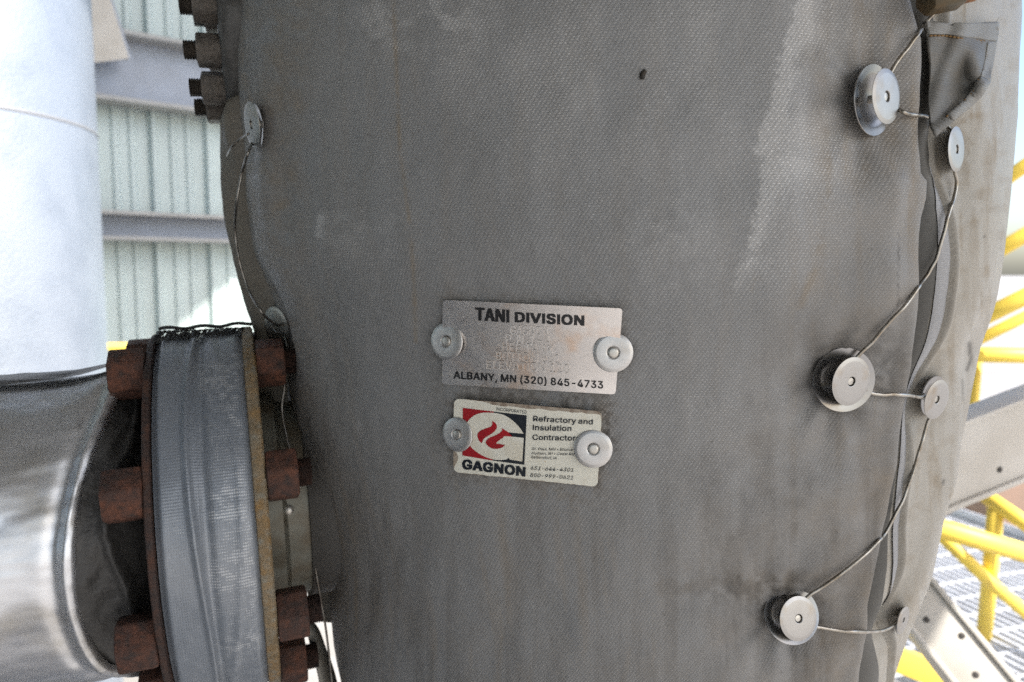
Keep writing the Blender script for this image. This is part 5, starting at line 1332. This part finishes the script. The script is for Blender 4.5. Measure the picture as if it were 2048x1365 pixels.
# a finer plan mesh so the worn edge is well resolved
pts = round_quad(CARD, 14)
bm = bmesh.new(); bm.faces.new([bm.verts.new((x, y, 0)) for x, y in pts])
for k in np.arange(912, 1206, 3.1): bmesh.ops.bisect_plane(bm, geom=bm.verts[:] + bm.edges[:] + bm.faces[:], plane_co=(k, 0, 0), plane_no=(1, 0, 0))
for k in np.arange(797, 972, 3.1): bmesh.ops.bisect_plane(bm, geom=bm.verts[:] + bm.edges[:] + bm.faces[:], plane_co=(0, k, 0), plane_no=(0, 1, 0))
bm.verts.index_update()
v2 = A([v.co[:2] for v in bm.verts]); f2 = [[v.index for v in f.verts] for f in bm.faces]; bm.free()
n = len(pts)
RV = np.concatenate([S(pts[:, 0], pts[:, 1], OFF), S(pts[:, 0], pts[:, 1], OFF - .001)])
VV, FF_ = merge((S(v2[:, 0], v2[:, 1], OFF), f2), (RV, [[i, (i + 1) % n, n + (i + 1) % n, n + i] for i in range(n)]))
v2a = np.concatenate([v2, pts, pts])
part('plate', VV, FF_, M['decal'], cd_, True, attrs=peel(v2a), uv=v2a / 300., edge=40)


def L(pts):
    return [(890 + x / 5.851, 780 + y / 5.851) for x, y in pts]


def curve(pts, n=6):
    return [tuple(p) for p in catmull([A(p, float) for p in pts], n)]


V, F, _ = plan_mesh([L([(234, 203), (592, 247), (576, 816), (229, 758)])], OFF + .0002)
part('red_field', V, F, M['ink_red'], cd_, False)
V, F, _ = plan_mesh([L([(592, 247), (972, 291), (944, 866), (576, 816)])], OFF + .0002)
part('navy_field', V, F, M['ink_navy'], cd_, False)
gpoly = curve([(520, 257), (600, 260), (680, 275), (745, 303), (805, 345), (865, 402), (910, 458), (937, 503)]) + [(752, 485), (700, 500), (700, 525), (805, 537), (939, 551), (921, 826), (778, 803), (764, 783)] + \
    curve([(735, 802), (650, 809), (540, 790), (430, 738), (340, 668), (285, 580), (262, 490), (275, 400), (320, 328), (390, 280), (460, 260), (520, 257)])[:-1]
V, F, _ = plan_mesh([L(gpoly)], OFF + .0004)
part('letter_field', V, F, M['ink_white'], cd_, False)
f1 = curve([(578, 353), (612, 380), (630, 415), (618, 455), (580, 495), (520, 532), (480, 562), (455, 612)], 5) + curve([(455, 612), (422, 580), (405, 525), (414, 492), (450, 462), (510, 438), (560, 420), (575, 395), (578, 353)], 5)[1:-1]
f2_ = [(685, 436), (762, 486), (808, 537), (722, 529), (690, 555), (640, 592), (618, 616), (720, 632)] + curve([(720, 632), (690, 662), (620, 679), (550, 662), (508, 622), (504, 592), (540, 552), (620, 518), (668, 488), (690, 462), (685, 436)], 5)[1:-1]
V, F, _ = plan_mesh([L(f1), L(f2_)], OFF + .0006)
part('flame_emblem', V, F, M['ink_red'], cd_, False)
up2 = (0.03, -1)
tl = lambda body, a_, b_, cap, **k: dict(body=body, p0=L([a_])[0], p1=L([b_])[0], cap=cap / 5.851, up=up2, **k)
writing('lettering', [
    tl('INCORPORATED', (622, 232), (972, 272), 36),
    tl('Refractory and', (1048, 356), (1732, 394), 60, weight=.035),
    tl('Insulation', (1044, 460), (1486, 472), 60, weight=.035),
    tl('Contractors', (1040, 574), (1582, 585), 60, weight=.035),
    tl('St. Paul, MN \u2022 Bismarck', (1030, 692), (1570, 706), 30, weight=.02, shear=.2),
    tl('Hudson, WI \u2022 Cedar Rapids', (1028, 744), (1600, 756), 30, weight=.02, shear=.2),
    tl('Bettendorf, IA', (1022, 790), (1318, 802), 30, weight=.02, shear=.2),
    tl('651-644-4301', (1018, 922), (1508, 946), 42, weight=.03, shear=.25),
    tl('800-999-0621', (1012, 1004), (1504, 1036), 42, weight=.03, shear=.25),
    tl('GAGNON', (236, 910), (948, 998), 104, weight=.085)], OFF + .0003, M['ink_navy'], cd_)
# GAGNON sits in cream below the logo

# ------------------------------------------------------------------ washers on the plates
def washer_profile(R):
    return [(R * .29, .0009), (R * .31, .0010), (R * .36, .00125), (R * .44, .0013), (R * .82, .0013), (R * .83, .00128), (R * .97, .0007), (R, .0004), (R, -.0003), (R * .97, -.0008)]


def washer(label, px, py, dia, tilt=(0, 0)):
    p = S(px, py, OFF + .0012)[0]
    th, z = thz(p)
    n = A([math.sin(th), -math.cos(th), 0]) + tilt[0] * RT + tilt[1] * UP
    R = dia / 2 * (p @ FW) / FPX
    t = thing('round_washer', label, 'washer', p, n, group='round washers holding the plates')
    V, F = lathe(washer_profile(R), WM[t], 72)
    part('washer_disc', V, F, M['washer'], t, True, edge=12)
    r = R * .275
    V, F = lathe([(0.00005, .0019), (r * .55, .00188), (r * .85, .0017), (r * .97, .0014), (r, .0010), (r, -.001)], WM[t], 40)
    part('rivet', V, F, M['pin'], t, True, edge=35)
    return t


washer('round washer riveted through the left end of the brushed plate', 900, 682, 75, (-.05, .03))
washer('round washer riveted through the right end of the brushed plate', 1226, 704, 80, (.05, .02))
washer('round washer riveted through the left end of the printed plate', 921, 867, 70, (-.05, .02))
washer('round washer riveted through the right end of the printed plate, beside a brown stain', 1187, 895, 77, (.05, .04))


# ------------------------------------------------------------------ lacing anchors: dished backing disc, cap disc on a pin
def nview(px, py, deg, ang):
    """normal turned deg away from the line of sight, towards ang (0 = right, 90 = up) in the picture"""
    d = ray(A(float(px)), A(float(py))); d = d / np.linalg.norm(d)
    r_ = RT - d * (RT @ d); r_ /= np.linalg.norm(r_)
    u_ = np.cross(r_, d)
    deg, ang = math.radians(deg), math.radians(ang)
    return -d * math.cos(deg) + (r_ * math.cos(ang) + u_ * math.sin(ang)) * math.sin(deg)


def anchor(label, px, py, qx, qy, d1, d2, gap, nb_, nc_, radf, lift=.006):
    """backing disc centred at pixel (px,py) facing nb_, cap disc at (qx,qy) facing nc_"""
    p = pixhit(px, py, radf)
    d = p / np.linalg.norm(p)
    p = p - d * lift
    t = thing('lacing_anchor', label, 'lacing anchor', p, nb_, group='lacing anchors of the blanket seams')
    m = WM[t]
    dep = p @ FW
    R1 = d1 / 2 * dep / FPX; R2 = d2 / 2 * dep / FPX
    V, F = lathe([(.0015, -.0034), (R1 * .22, -.0032), (R1 * .42, -.0024), (R1 * .6, -.0011), (R1 * .74, -.0002), (R1 * .80, 0), (R1 * .99, .0005), (R1, .0003), (R1, -.0003), (R1 * .8, -.0008), (R1 * .5, -.0026), (.0015, -.0042)], m, 72)
    part('backing_disc', V, F, M['disc_back'], t, True, edge=40)
    dq = ray(A(float(qx)), A(float(qy)))
    c = dq * (((p + nb_ * gap) @ nb_) / (dq @ nb_))
    m2 = frame(c, nc_, (0, 0, 1))
    rh = R2 * .20
    V, F = lathe([(rh, -.0016), (rh, -.0002), (rh * 1.12, .0000), (R2 * .83, .0001), (R2 * .845, .00007), (R2 * .97, -.0005), (R2, -.0006), (R2, -.0009), (R2 * .83, -.0008), (rh, -.0012)], m2, 72)
    part('cap_disc', V, F, M['cap'], t, True, edge=12)
    V, F = lathe([(.00005, -.0008), (rh * .72, -.0010), (rh * .80, -.0014), (rh * .80, -gap)], m2, 24)
    part('pin', V, F, M['pin'], t, True, edge=40)
    return t, c, nc_


a1, c1, _ = anchor('double disc lacing anchor nearest the cloth flap, at the top of the seam', 1747, 201, 1775, 193, 140, 105, .0112, nview(1747, 200, 61, 11), nview(1776, 193, 63, 12), front_r, .009)
a2, c2, _ = anchor('double disc lacing anchor halfway down the front blanket, wire running to the seam', 1688, 760, 1704, 764, 130, 98, .0098, nview(1688, 760, 30, -15), nview(1703, 762, 49, -17), front_r, .012)
a3, c3, _ = anchor('double disc lacing anchor lowest on the front blanket', 1583, 1230, 1598, 1238, 114, 86, .0092, nview(1583, 1230, 26, -15), nview(1597, 1238, 40, -22), front_r, .011)
b1, e1, _ = anchor('narrow foreshortened lacing anchor below the cloth flap', 1911, 299, 1915, 299, 84, 88, .004, nview(1911, 299, 72, 8), nview(1915, 299, 72, 8), right_r, .008)
b2, e2, _ = anchor('lacing anchor at the seam level with the halfway anchor, seen at a slant', 1866, 793, 1875, 800, 84, 80, .008, nview(1866, 796, 62, -16), nview(1874, 800, 62, -17), right_r, .008)
b3, e3, _ = anchor('edge-on lacing anchor at the tank outline, lowest on the right', 1804, 1242, 1808, 1241, 54, 54, .004, nview(1803, 1240, 72, -24), nview(1806, 1240, 72, -24), right_r, .008)
l1, k1, _ = anchor('lacing anchor on the left edge under the upper flange', 512, 254, 502, 250, 90, 88, .007, nview(508, 252, 72, 180), nview(503, 249, 72, 182), front_r, .008)
l2, k2, _ = anchor('dull lacing anchor on the left edge just above the taped flange', 560, 658, 551, 655, 84, 82, .007, nview(560, 656, 60, 192), nview(552, 655, 58, 192), front_r, .008)


# ------------------------------------------------------------------ lacing wires
def surf_pts(pts, radf, lift):
    pts = A(pts, float)
    h, _ = hit_radius(pts[:, 0], pts[:, 1], radf, .0008)
    nn = -ray(pts[:, 0], pts[:, 1]); nn /= np.linalg.norm(nn, axis=1)[:, None]
    return h + nn * (np.asarray(lift).reshape(-1, 1) + .0028)


def comb_r(th, z):
    return np.where(th < seam_th(z), front_r(th, z), np.maximum(right_r(th, z), Rz(z) - .006))


wp = []
wp += list(surf_pts([(1880, 5), (1866, 28), (1850, 48), (1834, 70), (1812, 100), (1788, 133)], comb_r, [.012, .010, .006, .003, .003, .006]))
wp += [P(1776, 165, c1 @ FW + .007), P(1792, 210, c1 @ FW + .016)]
wp += list(surf_pts([(1808, 226), (1840, 231), (1865, 237), (1885, 245), (1899, 258), (1903, 275)], comb_r, [.010, .007, .006, .005, .004, .005]))
wp += [P(1907, 300, e1 @ FW + .004), P(1909, 330, e1 @ FW + .003)]
wp += list(surf_pts([(1908, 345), (1914, 366), (1908, 400), (1896, 436), (1884, 478), (1876, 508), (1862, 536), (1845, 562), (1815, 606), (1780, 645), (1745, 684), (1716, 713)], comb_r, [.003, .003, .003, .004, .004, .003, .003, .003, .0025, .0025, .003, .006]))
wp += [P(1703, 735, c2 @ FW + .005), P(1725, 775, c2 @ FW + .010)]
wp += list(surf_pts([(1742, 786), (1775, 789), (1810, 792), (1838, 794), (1858, 790)], comb_r, [.006, .005, .006, .006, .005]))
wp += [P(1872, 800, e2 @ FW + .004), P(1864, 826, e2 @ FW + .004)]
wp += list(surf_pts([(1856, 845), (1842, 890), (1829, 940), (1812, 990), (1788, 1035), (1765, 1072), (1730, 1108), (1680, 1148), (1640, 1176), (1616, 1192)], comb_r, [.003, .003, .003, .003, .003, .0025, .0025, .0025, .003, .005]))
wp += [P(1600, 1215, c3 @ FW + .005), P(1617, 1248, c3 @ FW + .009)]
wp += list(surf_pts([(1632, 1253), (1670, 1260), (1715, 1263), (1750, 1262), (1775, 1258), (1796, 1245)], comb_r, [.006, .005, .006, .007, .005, .004]))
wp += [P(1803, 1240, e3 @ FW + .003)]
path = catmull(wp, 10)
jit = np.stack([fbm(np.arange(len(path)) / 9., np.full(len(path), k), 2) - .5 for k in (1., 5., 9.)], -1) * .0016
path = path + jit
for it in range(3):                                # keep the wire taut over the cloth: never below it
    wx, wy = project(path)
    hh, ok = hit_radius(wx, wy, comb_r, .0008)
    dn = path @ FW
    lim = np.where(ok, hh @ FW, 9.) - .0022
    dn2 = np.minimum(dn, lim)
    if it < 2:
        ker = A([.1, .2, .4, .2, .1])
        dn2 = np.minimum(dn2, np.convolve(np.pad(dn2, 2, 'edge'), ker, 'valid'))
    path = path * (dn2 / dn)[:, None]
V, F = tube(path, .00125, 10)
w = part('lacing_wire', V, F, M['wire'])
props(w, 'steel lacing wire zigzagging between the anchors down the right seam', 'wire')

def left_pts(pts, lift):
    pts = A(pts, float)
    h1, o1 = hit_radius(pts[:, 0], pts[:, 1], front_r); h2, o2 = hit_radius(pts[:, 0], pts[:, 1], left_r)
    d1 = np.where(o1, h1 @ FW, 9); d2 = np.where(o2, h2 @ FW, 9)
    dd = np.minimum(np.minimum(d1, d2), .76) - lift
    return [P(x, y, d) for (x, y), d in zip(pts, dd)]


lwp = [P(487, 232, .735), P(508, 250, k1 @ FW + .016), P(503, 288, k1 @ FW + .008)] + left_pts([(496, 306), (484, 345), (474, 400), (470, 460), (478, 520), (497, 580), (526, 628)], .006) + [P(556, 655, k2 @ FW + .012),
       P(574, 690, .675), P(568, 735, .67), P(569, 775, .665), P(564, 820, .665), P(575, 880, .66), P(594, 950, .655), P(606, 1000, .655), P(617, 1060, .66), P(628, 1120, .665), P(640, 1190, .675), P(652, 1260, .685), P(662, 1345, .695), P(668, 1400, .70)]
V, F = tube(catmull(lwp, 10), .0011, 8)
w = part('lacing_wire', V, F, M['wire_dark'])
props(w, 'dull lacing wire hanging down the left edge behind the taped flange', 'wire')
lwp = left_pts([(497, 268), (480, 279), (464, 294), (454, 312)], .004)
V, F = tube(catmull(lwp, 8), .0009, 8)
w = part('wire_tail', V, F, M['wire_dark'])
props(w, 'short wire tail running left from the upper left anchor', 'wire')

# ------------------------------------------------------------------ taped flange and jacketed pipe on the left
AX = A([.94, .342, .045]); AX /= np.linalg.norm(AX)
NR = A([.342, -.94, 0]); NR -= AX * (NR @ AX); NR /= np.linalg.norm(NR)       # towards the camera
BN = np.cross(AX, NR)                                                    # roughly vertical
if BN[2] < 0: BN = -BN
RB, RF = .150, .166
PH0 = math.radians(22.5)
FC = P(A(255.), A(990.), A(.560)) - AX * (-.0665) - (NR * math.cos(PH0) + BN * math.sin(PH0)) * RB


def fm(a=0.0):
    """local frame on the pipe axis: Z along the axis, X towards the camera"""
    return frame(FC + AX * a, AX, NR)


fl_t = thing('pipe_flange', 'pipe flange pair wrapped in grey tape, with rusty hex bolts', 'flange', FC, AX, NR)
# tape band
nb, nh = 260, 60
hh_ = np.linspace(-.048, .0225, nh)
av = np.linspace(math.pi, 3 * math.pi, nb, endpoint=False)
HH, AA = np.meshgrid(hh_, av, indexing='ij')
fold = .0036 * np.exp(-((HH + .020 - .004 * np.sin(AA * 3)) / .0025) ** 2) - .003 * np.exp(-((HH + .013) / .004) ** 2)
fold += .0010 * np.exp(-((HH - .002 - .010 * np.sin(AA * 2.2 + 1)) / .003) ** 2) * (.4 + fbm(AA * 3, HH * 60, 2))
RR_ = RF + fold + .0022 * (fbm(AA * 5, HH * 45, 3) - .5) - .003 * sst(.016, .0225, HH) - .006 * sst(-.042, -.048, HH)
Mx = np.array(fm())
Vb = np.stack([RR_ * np.cos(AA), RR_ * np.sin(AA), HH], -1).reshape(-1, 3) @ Mx[:3, :3].T + Mx[:3, 3]
bpx, bpy_ = project(Vb.reshape(nh, nb, 3))
sc = sst(-.022, -.002, HH) * (.35 + .65 * sst(.35, .6, fbm(AA * 6, HH * 40, 3)))
sc = sc * sst(.0215, .016, HH)
sc = np.maximum(sc, .0 * HH + .30 * sst(.45, .65, fbm(AA * 9 + 5, HH * 60, 3)) * sst(.020, .012, HH))
band = part('tape_wrap', Vb, grid_faces(nh, nb, True), M['band'], fl_t, True, uv=np.stack([AA * RF, HH], -1).reshape(-1, 2)[:, ::-1], attrs=dict(scuff=sc))
# two flange discs with rusty / ochre rims
V, F = lathe([(.08, -.0545), (RF - .001, -.0545), (RF, -.0535), (RF, -.0495), (RF - .008, -.0485)], fm(), 128)
part('flange_disc', V, F, M['rust_dark'], fl_t, True, edge=40, label='dark rusted flange disc on the pipe side')
V, F = lathe([(RF - .012, .0190), (RF - .004, .0215), (RF + .001, .0226), (RF + .002, .0245), (RF + .002, .0305), (RF, .032), (.07, .032)], fm(), 128)
part('flange_disc', V, F, M['ochre'], fl_t, True, edge=40, label='ochre edged flange disc on the tank side')
for k in range(8):
    ph = PH0 + k * math.pi / 4
    for s, a0, ln in ((-1, -.0547, .028), (1, .0322, .024)):
        c = FC + AX * a0 + (NR * math.cos(ph) + BN * math.sin(ph)) * RB
        m = frame(c, AX * s, NR * math.cos(ph) + BN * math.sin(ph))
        V, F = hexnut(m, .0435, ln, math.pi / 6 * (k % 2) + .1 * math.sin(k * 5), .0022)
        nut = part('hex_nut', V, F, M['rust'], fl_t, True, edge=35)
        V, F = lathe(([(.0001, ln + .0105), (.0105, ln + .0105)] + [(r_, ln + .0098 - q_ * .0014 - d_) for q_ in range(7) for r_, d_ in ((.0118, 0), (.0104, .0007))] + [(.0118, ln - .002)]) if s > 0 else [(.0001, ln + .0015), (.012, ln + .001), (.0135, ln - .001)], m, 20)
        part('stud_end', V, F, M['rust_dark'], nut, True, edge=60)
# neck and dull sheet between flange and tank
V, F = lathe([(.104, .032), (.104, .044), (.094, .048), (.092, .066)], fm(), 64)
part('neck', V, F, M['neck'], fl_t, True, edge=40)
V, F = lathe([(.090, .0662), (.096, .0665), (.096, .165)], fm(), 64)
shp = part('collar_sheet', V, F, M['sheet_dark'], fl_t, True)
rp = P(A(577.), A(1021.), A(.6))
dr_ = ray(A(577.), A(1021.))
# rivet on the sheet: nearest hit of the ray with the collar cylinder
oc = -FC; da = dr_ - AX * (dr_ @ AX); oa = oc - AX * (oc @ AX)
qa, qb, qc = da @ da, 2 * da @ oa, oa @ oa - .096 ** 2
disc = qb * qb - 4 * qa * qc
if disc > 0:
    tt = (-qb - math.sqrt(disc)) / (2 * qa)
    pp = dr_ * tt
    nn = (pp - FC) - AX * ((pp - FC) @ AX)
    V, F = lathe([(.0001, .002), (.0025, .0017), (.004, .0005), (.0045, 0)], frame(pp, nn), 20)
    part('rivet', V, F, M['pin'], shp)

# black fringe of frayed mesh lying on top of the tape
top0 = math.pi / 2 * (1 if np.cross(AX, NR)[2] > 0 else -1)
vf = []
Mx = np.array(fm())


def band_pt(h, an, r):
    return A([r * math.cos(an), r * math.sin(an), h]) @ Mx[:3, :3].T + Mx[:3, 3]


sgn = -1 if top0 > 0 else 1
for k in range(150):
    f_ = k / 149
    h = -.047 + .072 * f_ + random.uniform(-.0006, .0006)
    lift = random.uniform(.0030, .0056) * (1.1 - .35 * f_)
    an_ = .14 + random.uniform(-.02, .02)
    p0 = band_pt(h, top0 + sgn * (an_ - .11), RF + .002)
    p1 = band_pt(h - random.uniform(-.001, .003), top0 + sgn * (an_ - .02), RF + lift)
    p2 = band_pt(h - random.uniform(.001, .005), top0 + sgn * (an_ + .06 * (1 - f_) + random.uniform(.0, .05)), RF + .0018)
    vf.append(tube(catmull([p0, p1, p2], 4), .00045, 5))
strip = [band_pt(-.048 + .080 * f_, top0 + sgn * (.02 + .03 * math.sin(f_ * 3)), RF + .0055 + .001 * math.sin(f_ * 17)) for f_ in np.linspace(0, 1, 30)]
vf.append(tube(strip, .0016, 6))
part('frayed_mesh', *merge(*vf), M['fringe'], band)

# ---- jacketed pipe
pj = thing('jacketed_pipe', 'shiny aluminium jacketed pipe with a black mastic end at lower left', 'pipe', FC + AX * (-.09), AX, NR)
RP = .134
na, nl = 220, 130
av = np.linspace(math.pi, 3 * math.pi, na, endpoint=False)
lv = np.concatenate([np.linspace(0, .03, 22)[:-1], np.linspace(.03, .95, nl - 21)])
LV, AV = np.meshgrid(lv, av, indexing='ij')
end = -.066 - .036 * np.cos(AV) - .006 * np.sin(AV * 2 + 1)
Hp = end - LV
up_s = 1 if top0 > 0 else -1
upc = np.sin(AV) * up_s                     # +1 top, -1 bottom
Rj = RP + .0035 * np.exp(-((LV - .006) / .004) ** 2) - .002 * np.exp(-((LV - .016) / .005) ** 2) - .004 * (LV < .001)
Rj = Rj + .007 * (fbm(AV * 2.6, LV * 7, 3) - .5)
crump = np.exp(-((LV - .07) / .05) ** 2) * sst(-.45, -.85, upc)
Rj = Rj + crump * .010 * (fbm(AV * 9 + LV * 60, LV * 40 - AV * 8, 3) - .55)
Rj = Rj + .012 * np.exp(-((LV) / .03) ** 2) * sst(.8, 1, upc)
Mx = np.array(fm())
Vj = np.stack([Rj * np.cos(AV), Rj * np.sin(AV), Hp], -1).reshape(-1, 3) @ Mx[:3, :3].T + Mx[:3, 3]
part('jacket', Vj, grid_faces(nl, na, True), M['jacket'], pj)
# dark lap tape along the top
tv = np.linspace(-.16, .20, 14); l2 = np.linspace(-.004, .9, 60)
L2, T2 = np.meshgrid(l2, tv, indexing='ij')
A2 = top0 + sgn * (T2 - .02 + .04 * np.sin(L2 * 14))
e2_ = -.066 - .036 * np.cos(A2) - .006 * np.sin(A2 * 2 + 1)
r2 = RP + .0045 + .012 * np.exp(-(np.clip(L2, 0, 1) / .03) ** 2) + .004 * (fbm(L2 * 50, T2 * 14, 3) - .4)
Vt = np.stack([r2 * np.cos(A2), r2 * np.sin(A2), e2_ - L2], -1).reshape(-1, 3) @ Mx[:3, :3].T + Mx[:3, 3]
part('lap_tape', Vt, grid_faces(60, 14), M['jacket_tape'], pj)
# mastic cone from the jacket end to the flange
e3_ = np.linspace(0, 1, 26)
E3, A3 = np.meshgrid(e3_, av, indexing='ij')
h0 = -.068 - .036 * np.cos(A3) - .006 * np.sin(A3 * 2 + 1) - .003
H3 = h0 + (-.0555 - h0) * E3
R3 = (RP - .004) + (.092 - RP + .004) * E3 ** 1.3 + .007 * np.sin(E3 * 3.1) + .015 * (fbm(A3 * 5 + E3 * 2, E3 * 3, 3) - .5) * np.sin(E3 * 3.14) + .007 * np.exp(-((E3 - .55 - .12 * np.sin(A3 * 5)) / .07) ** 2)
Vm = np.stack([R3 * np.cos(A3), R3 * np.sin(A3), H3], -1).reshape(-1, 3) @ Mx[:3, :3].T + Mx[:3, 3]
part('mastic_end', Vm, grid_faces(26, na, True), M['mastic'], pj)

# ------------------------------------------------------------------ upper flange with zinc nuts, behind the blanket edge
AX2 = A([.955, .29, .04]); AX2 /= np.linalg.norm(AX2)
NR2 = A([.29, -.955, 0]); NR2 -= AX2 * (NR2 @ AX2); NR2 /= np.linalg.norm(NR2)
BN2 = np.cross(AX2, NR2)
if BN2[2] < 0: BN2 = -BN2
RB2, RF2 = .070, .088
FC2 = P(A(436.), A(20.), A(.655)) - NR2 * RB2
uf = thing('pipe_flange', 'small dark mastic covered flange with zinc nuts at the top left of the tank', 'flange', FC2, AX2, NR2)


def lump(R, H, A_):
    return R + .006 * (fbm(A_ * 4, H * 50 + 3, 3) - .45) * (R > .05), H


V, F = lathe([(.03, -.003), (.06, -.002), (RF2 - .004, 0), (RF2, .004), (RF2 + .001, .012), (RF2, .022), (RF2 - .002, .032), (RF2 - .012, .042), (.05, .048)], frame(FC2, AX2, NR2), 120, fn=lump)
part('mastic_body', V, F, M['mastic_grey'], uf)
V, F = lathe([(.055, .046), (.055, .16)], frame(FC2, AX2, NR2), 48)
part('neck', V, F, M['rust_dark'], uf)
for k in range(12):
    ph = math.radians(2 - 30 * k)
    rd = NR2 * math.cos(ph) + BN2 * math.sin(ph)
    m = frame(FC2 + AX2 * .003 + rd * RB2, -AX2, rd)
    V, F = hexnut(m, .031, .0235, math.pi / 6 + .15 * math.sin(k * 3), .0018)
    nt = part('hex_nut', V, F, M['nut_grey'], uf, True, edge=35)
    pr = [(.0001, .034), (.0078, .034)]
    for q in range(6):
        pr += [(.0084, .0335 - q * .0022), (.0074, .0324 - q * .0022)]
    V, F = lathe(pr, m, 18)
    part('stud_end', V, F, M['stud'], nt, True, edge=60)

# folded cloth end and strap that run from the upper flange to the first left anchor
sp1 = [P(440, 186, .735), P(462, 205, .738), P(480, 226, .736), P(492, 246, .732)]
vf = []
for k, dx in enumerate((0, 5, 10)):
    vf.append(tube(catmull([p + RT * dx * .0005 + UP * dx * .0003 for p in sp1], 6), .0016, 6))
st = part('cloth_tie', *merge(*vf), M['cloth_dark'])
props(st, 'twisted cloth tie between the upper flange and the left anchor', 'tie')

# rusty bolt head at the top right
bd_ = min(pixhit(1890, 2, right_r) @ FW, pixhit(1815, 5, front_r) @ FW)
bo = P(A(1893.), A(-12.), A(bd_ - .014))
bt = thing('hex_bolt', 'dark hex bolt with a rusty end at the top edge, above the cloth flap', 'bolt', bo)
ax = A([.86, .10, .20]); ax /= np.linalg.norm(ax)
m = frame(bo - ax * .014, ax, (0, 0, 1))
V, F = hexnut(m, .0215, .022, .3, .002)
part('hex_head', V, F, simple('olive_bolt', (.06, .055, .035), (.10, .06, .02), .5, .3, 60), bt, True, edge=35)
V, F = lathe([(.0001, .033), (.006, .033), (.0075, .031), (.0075, .021)], m, 24)
part('shank', V, F, rusty('orange_rust', (.20, .07, .015), (.32, .13, .03), (.08, .03, .01)), bt, True, edge=40)

# bent metal strap at the bottom left, between pipe and blanket
sb = thing('metal_strap', 'bent metal strap below the taped flange beside the blanket edge', 'strap', P(630, 1300, .72))
prof_ = [P(596, 1236, .70), P(612, 1262, .70), P(622, 1300, .71), P(634, 1345, .72), P(648, 1420, .73)]
prof_ = catmull(prof_, 6)
wd = P(660, 1300, .74) - P(622, 1300, .71)
Vs = np.concatenate([np.stack([p, p + wd * (.5 + .5 * i / len(prof_))]) for i, p in enumerate(prof_)])
n_ = len(prof_)
part('strap', Vs, [[2 * i, 2 * i + 1, 2 * i + 3, 2 * i + 2] for i in range(n_ - 1)], M['strap'], sb).modifiers.new('t', 'SOLIDIFY').thickness = .002

# a fleck of black grit stuck on the cloth
gp0 = surf_pts([(1284, 158), (1285, 150), (1287, 146), (1291, 141)], front_r, [-.0020] * 4)
V, F = tube(catmull(gp0, 4), [.0016 * (1.1 - .5 * abs(i / 12 - .35)) * (.85 + .3 * ((i * 7) % 3) / 3) for i in range(13)], 8)
gk = part('grit_fleck', V, F, M['black_grit'])
props(gk, 'tiny black fleck stuck to the upper front blanket', 'debris')
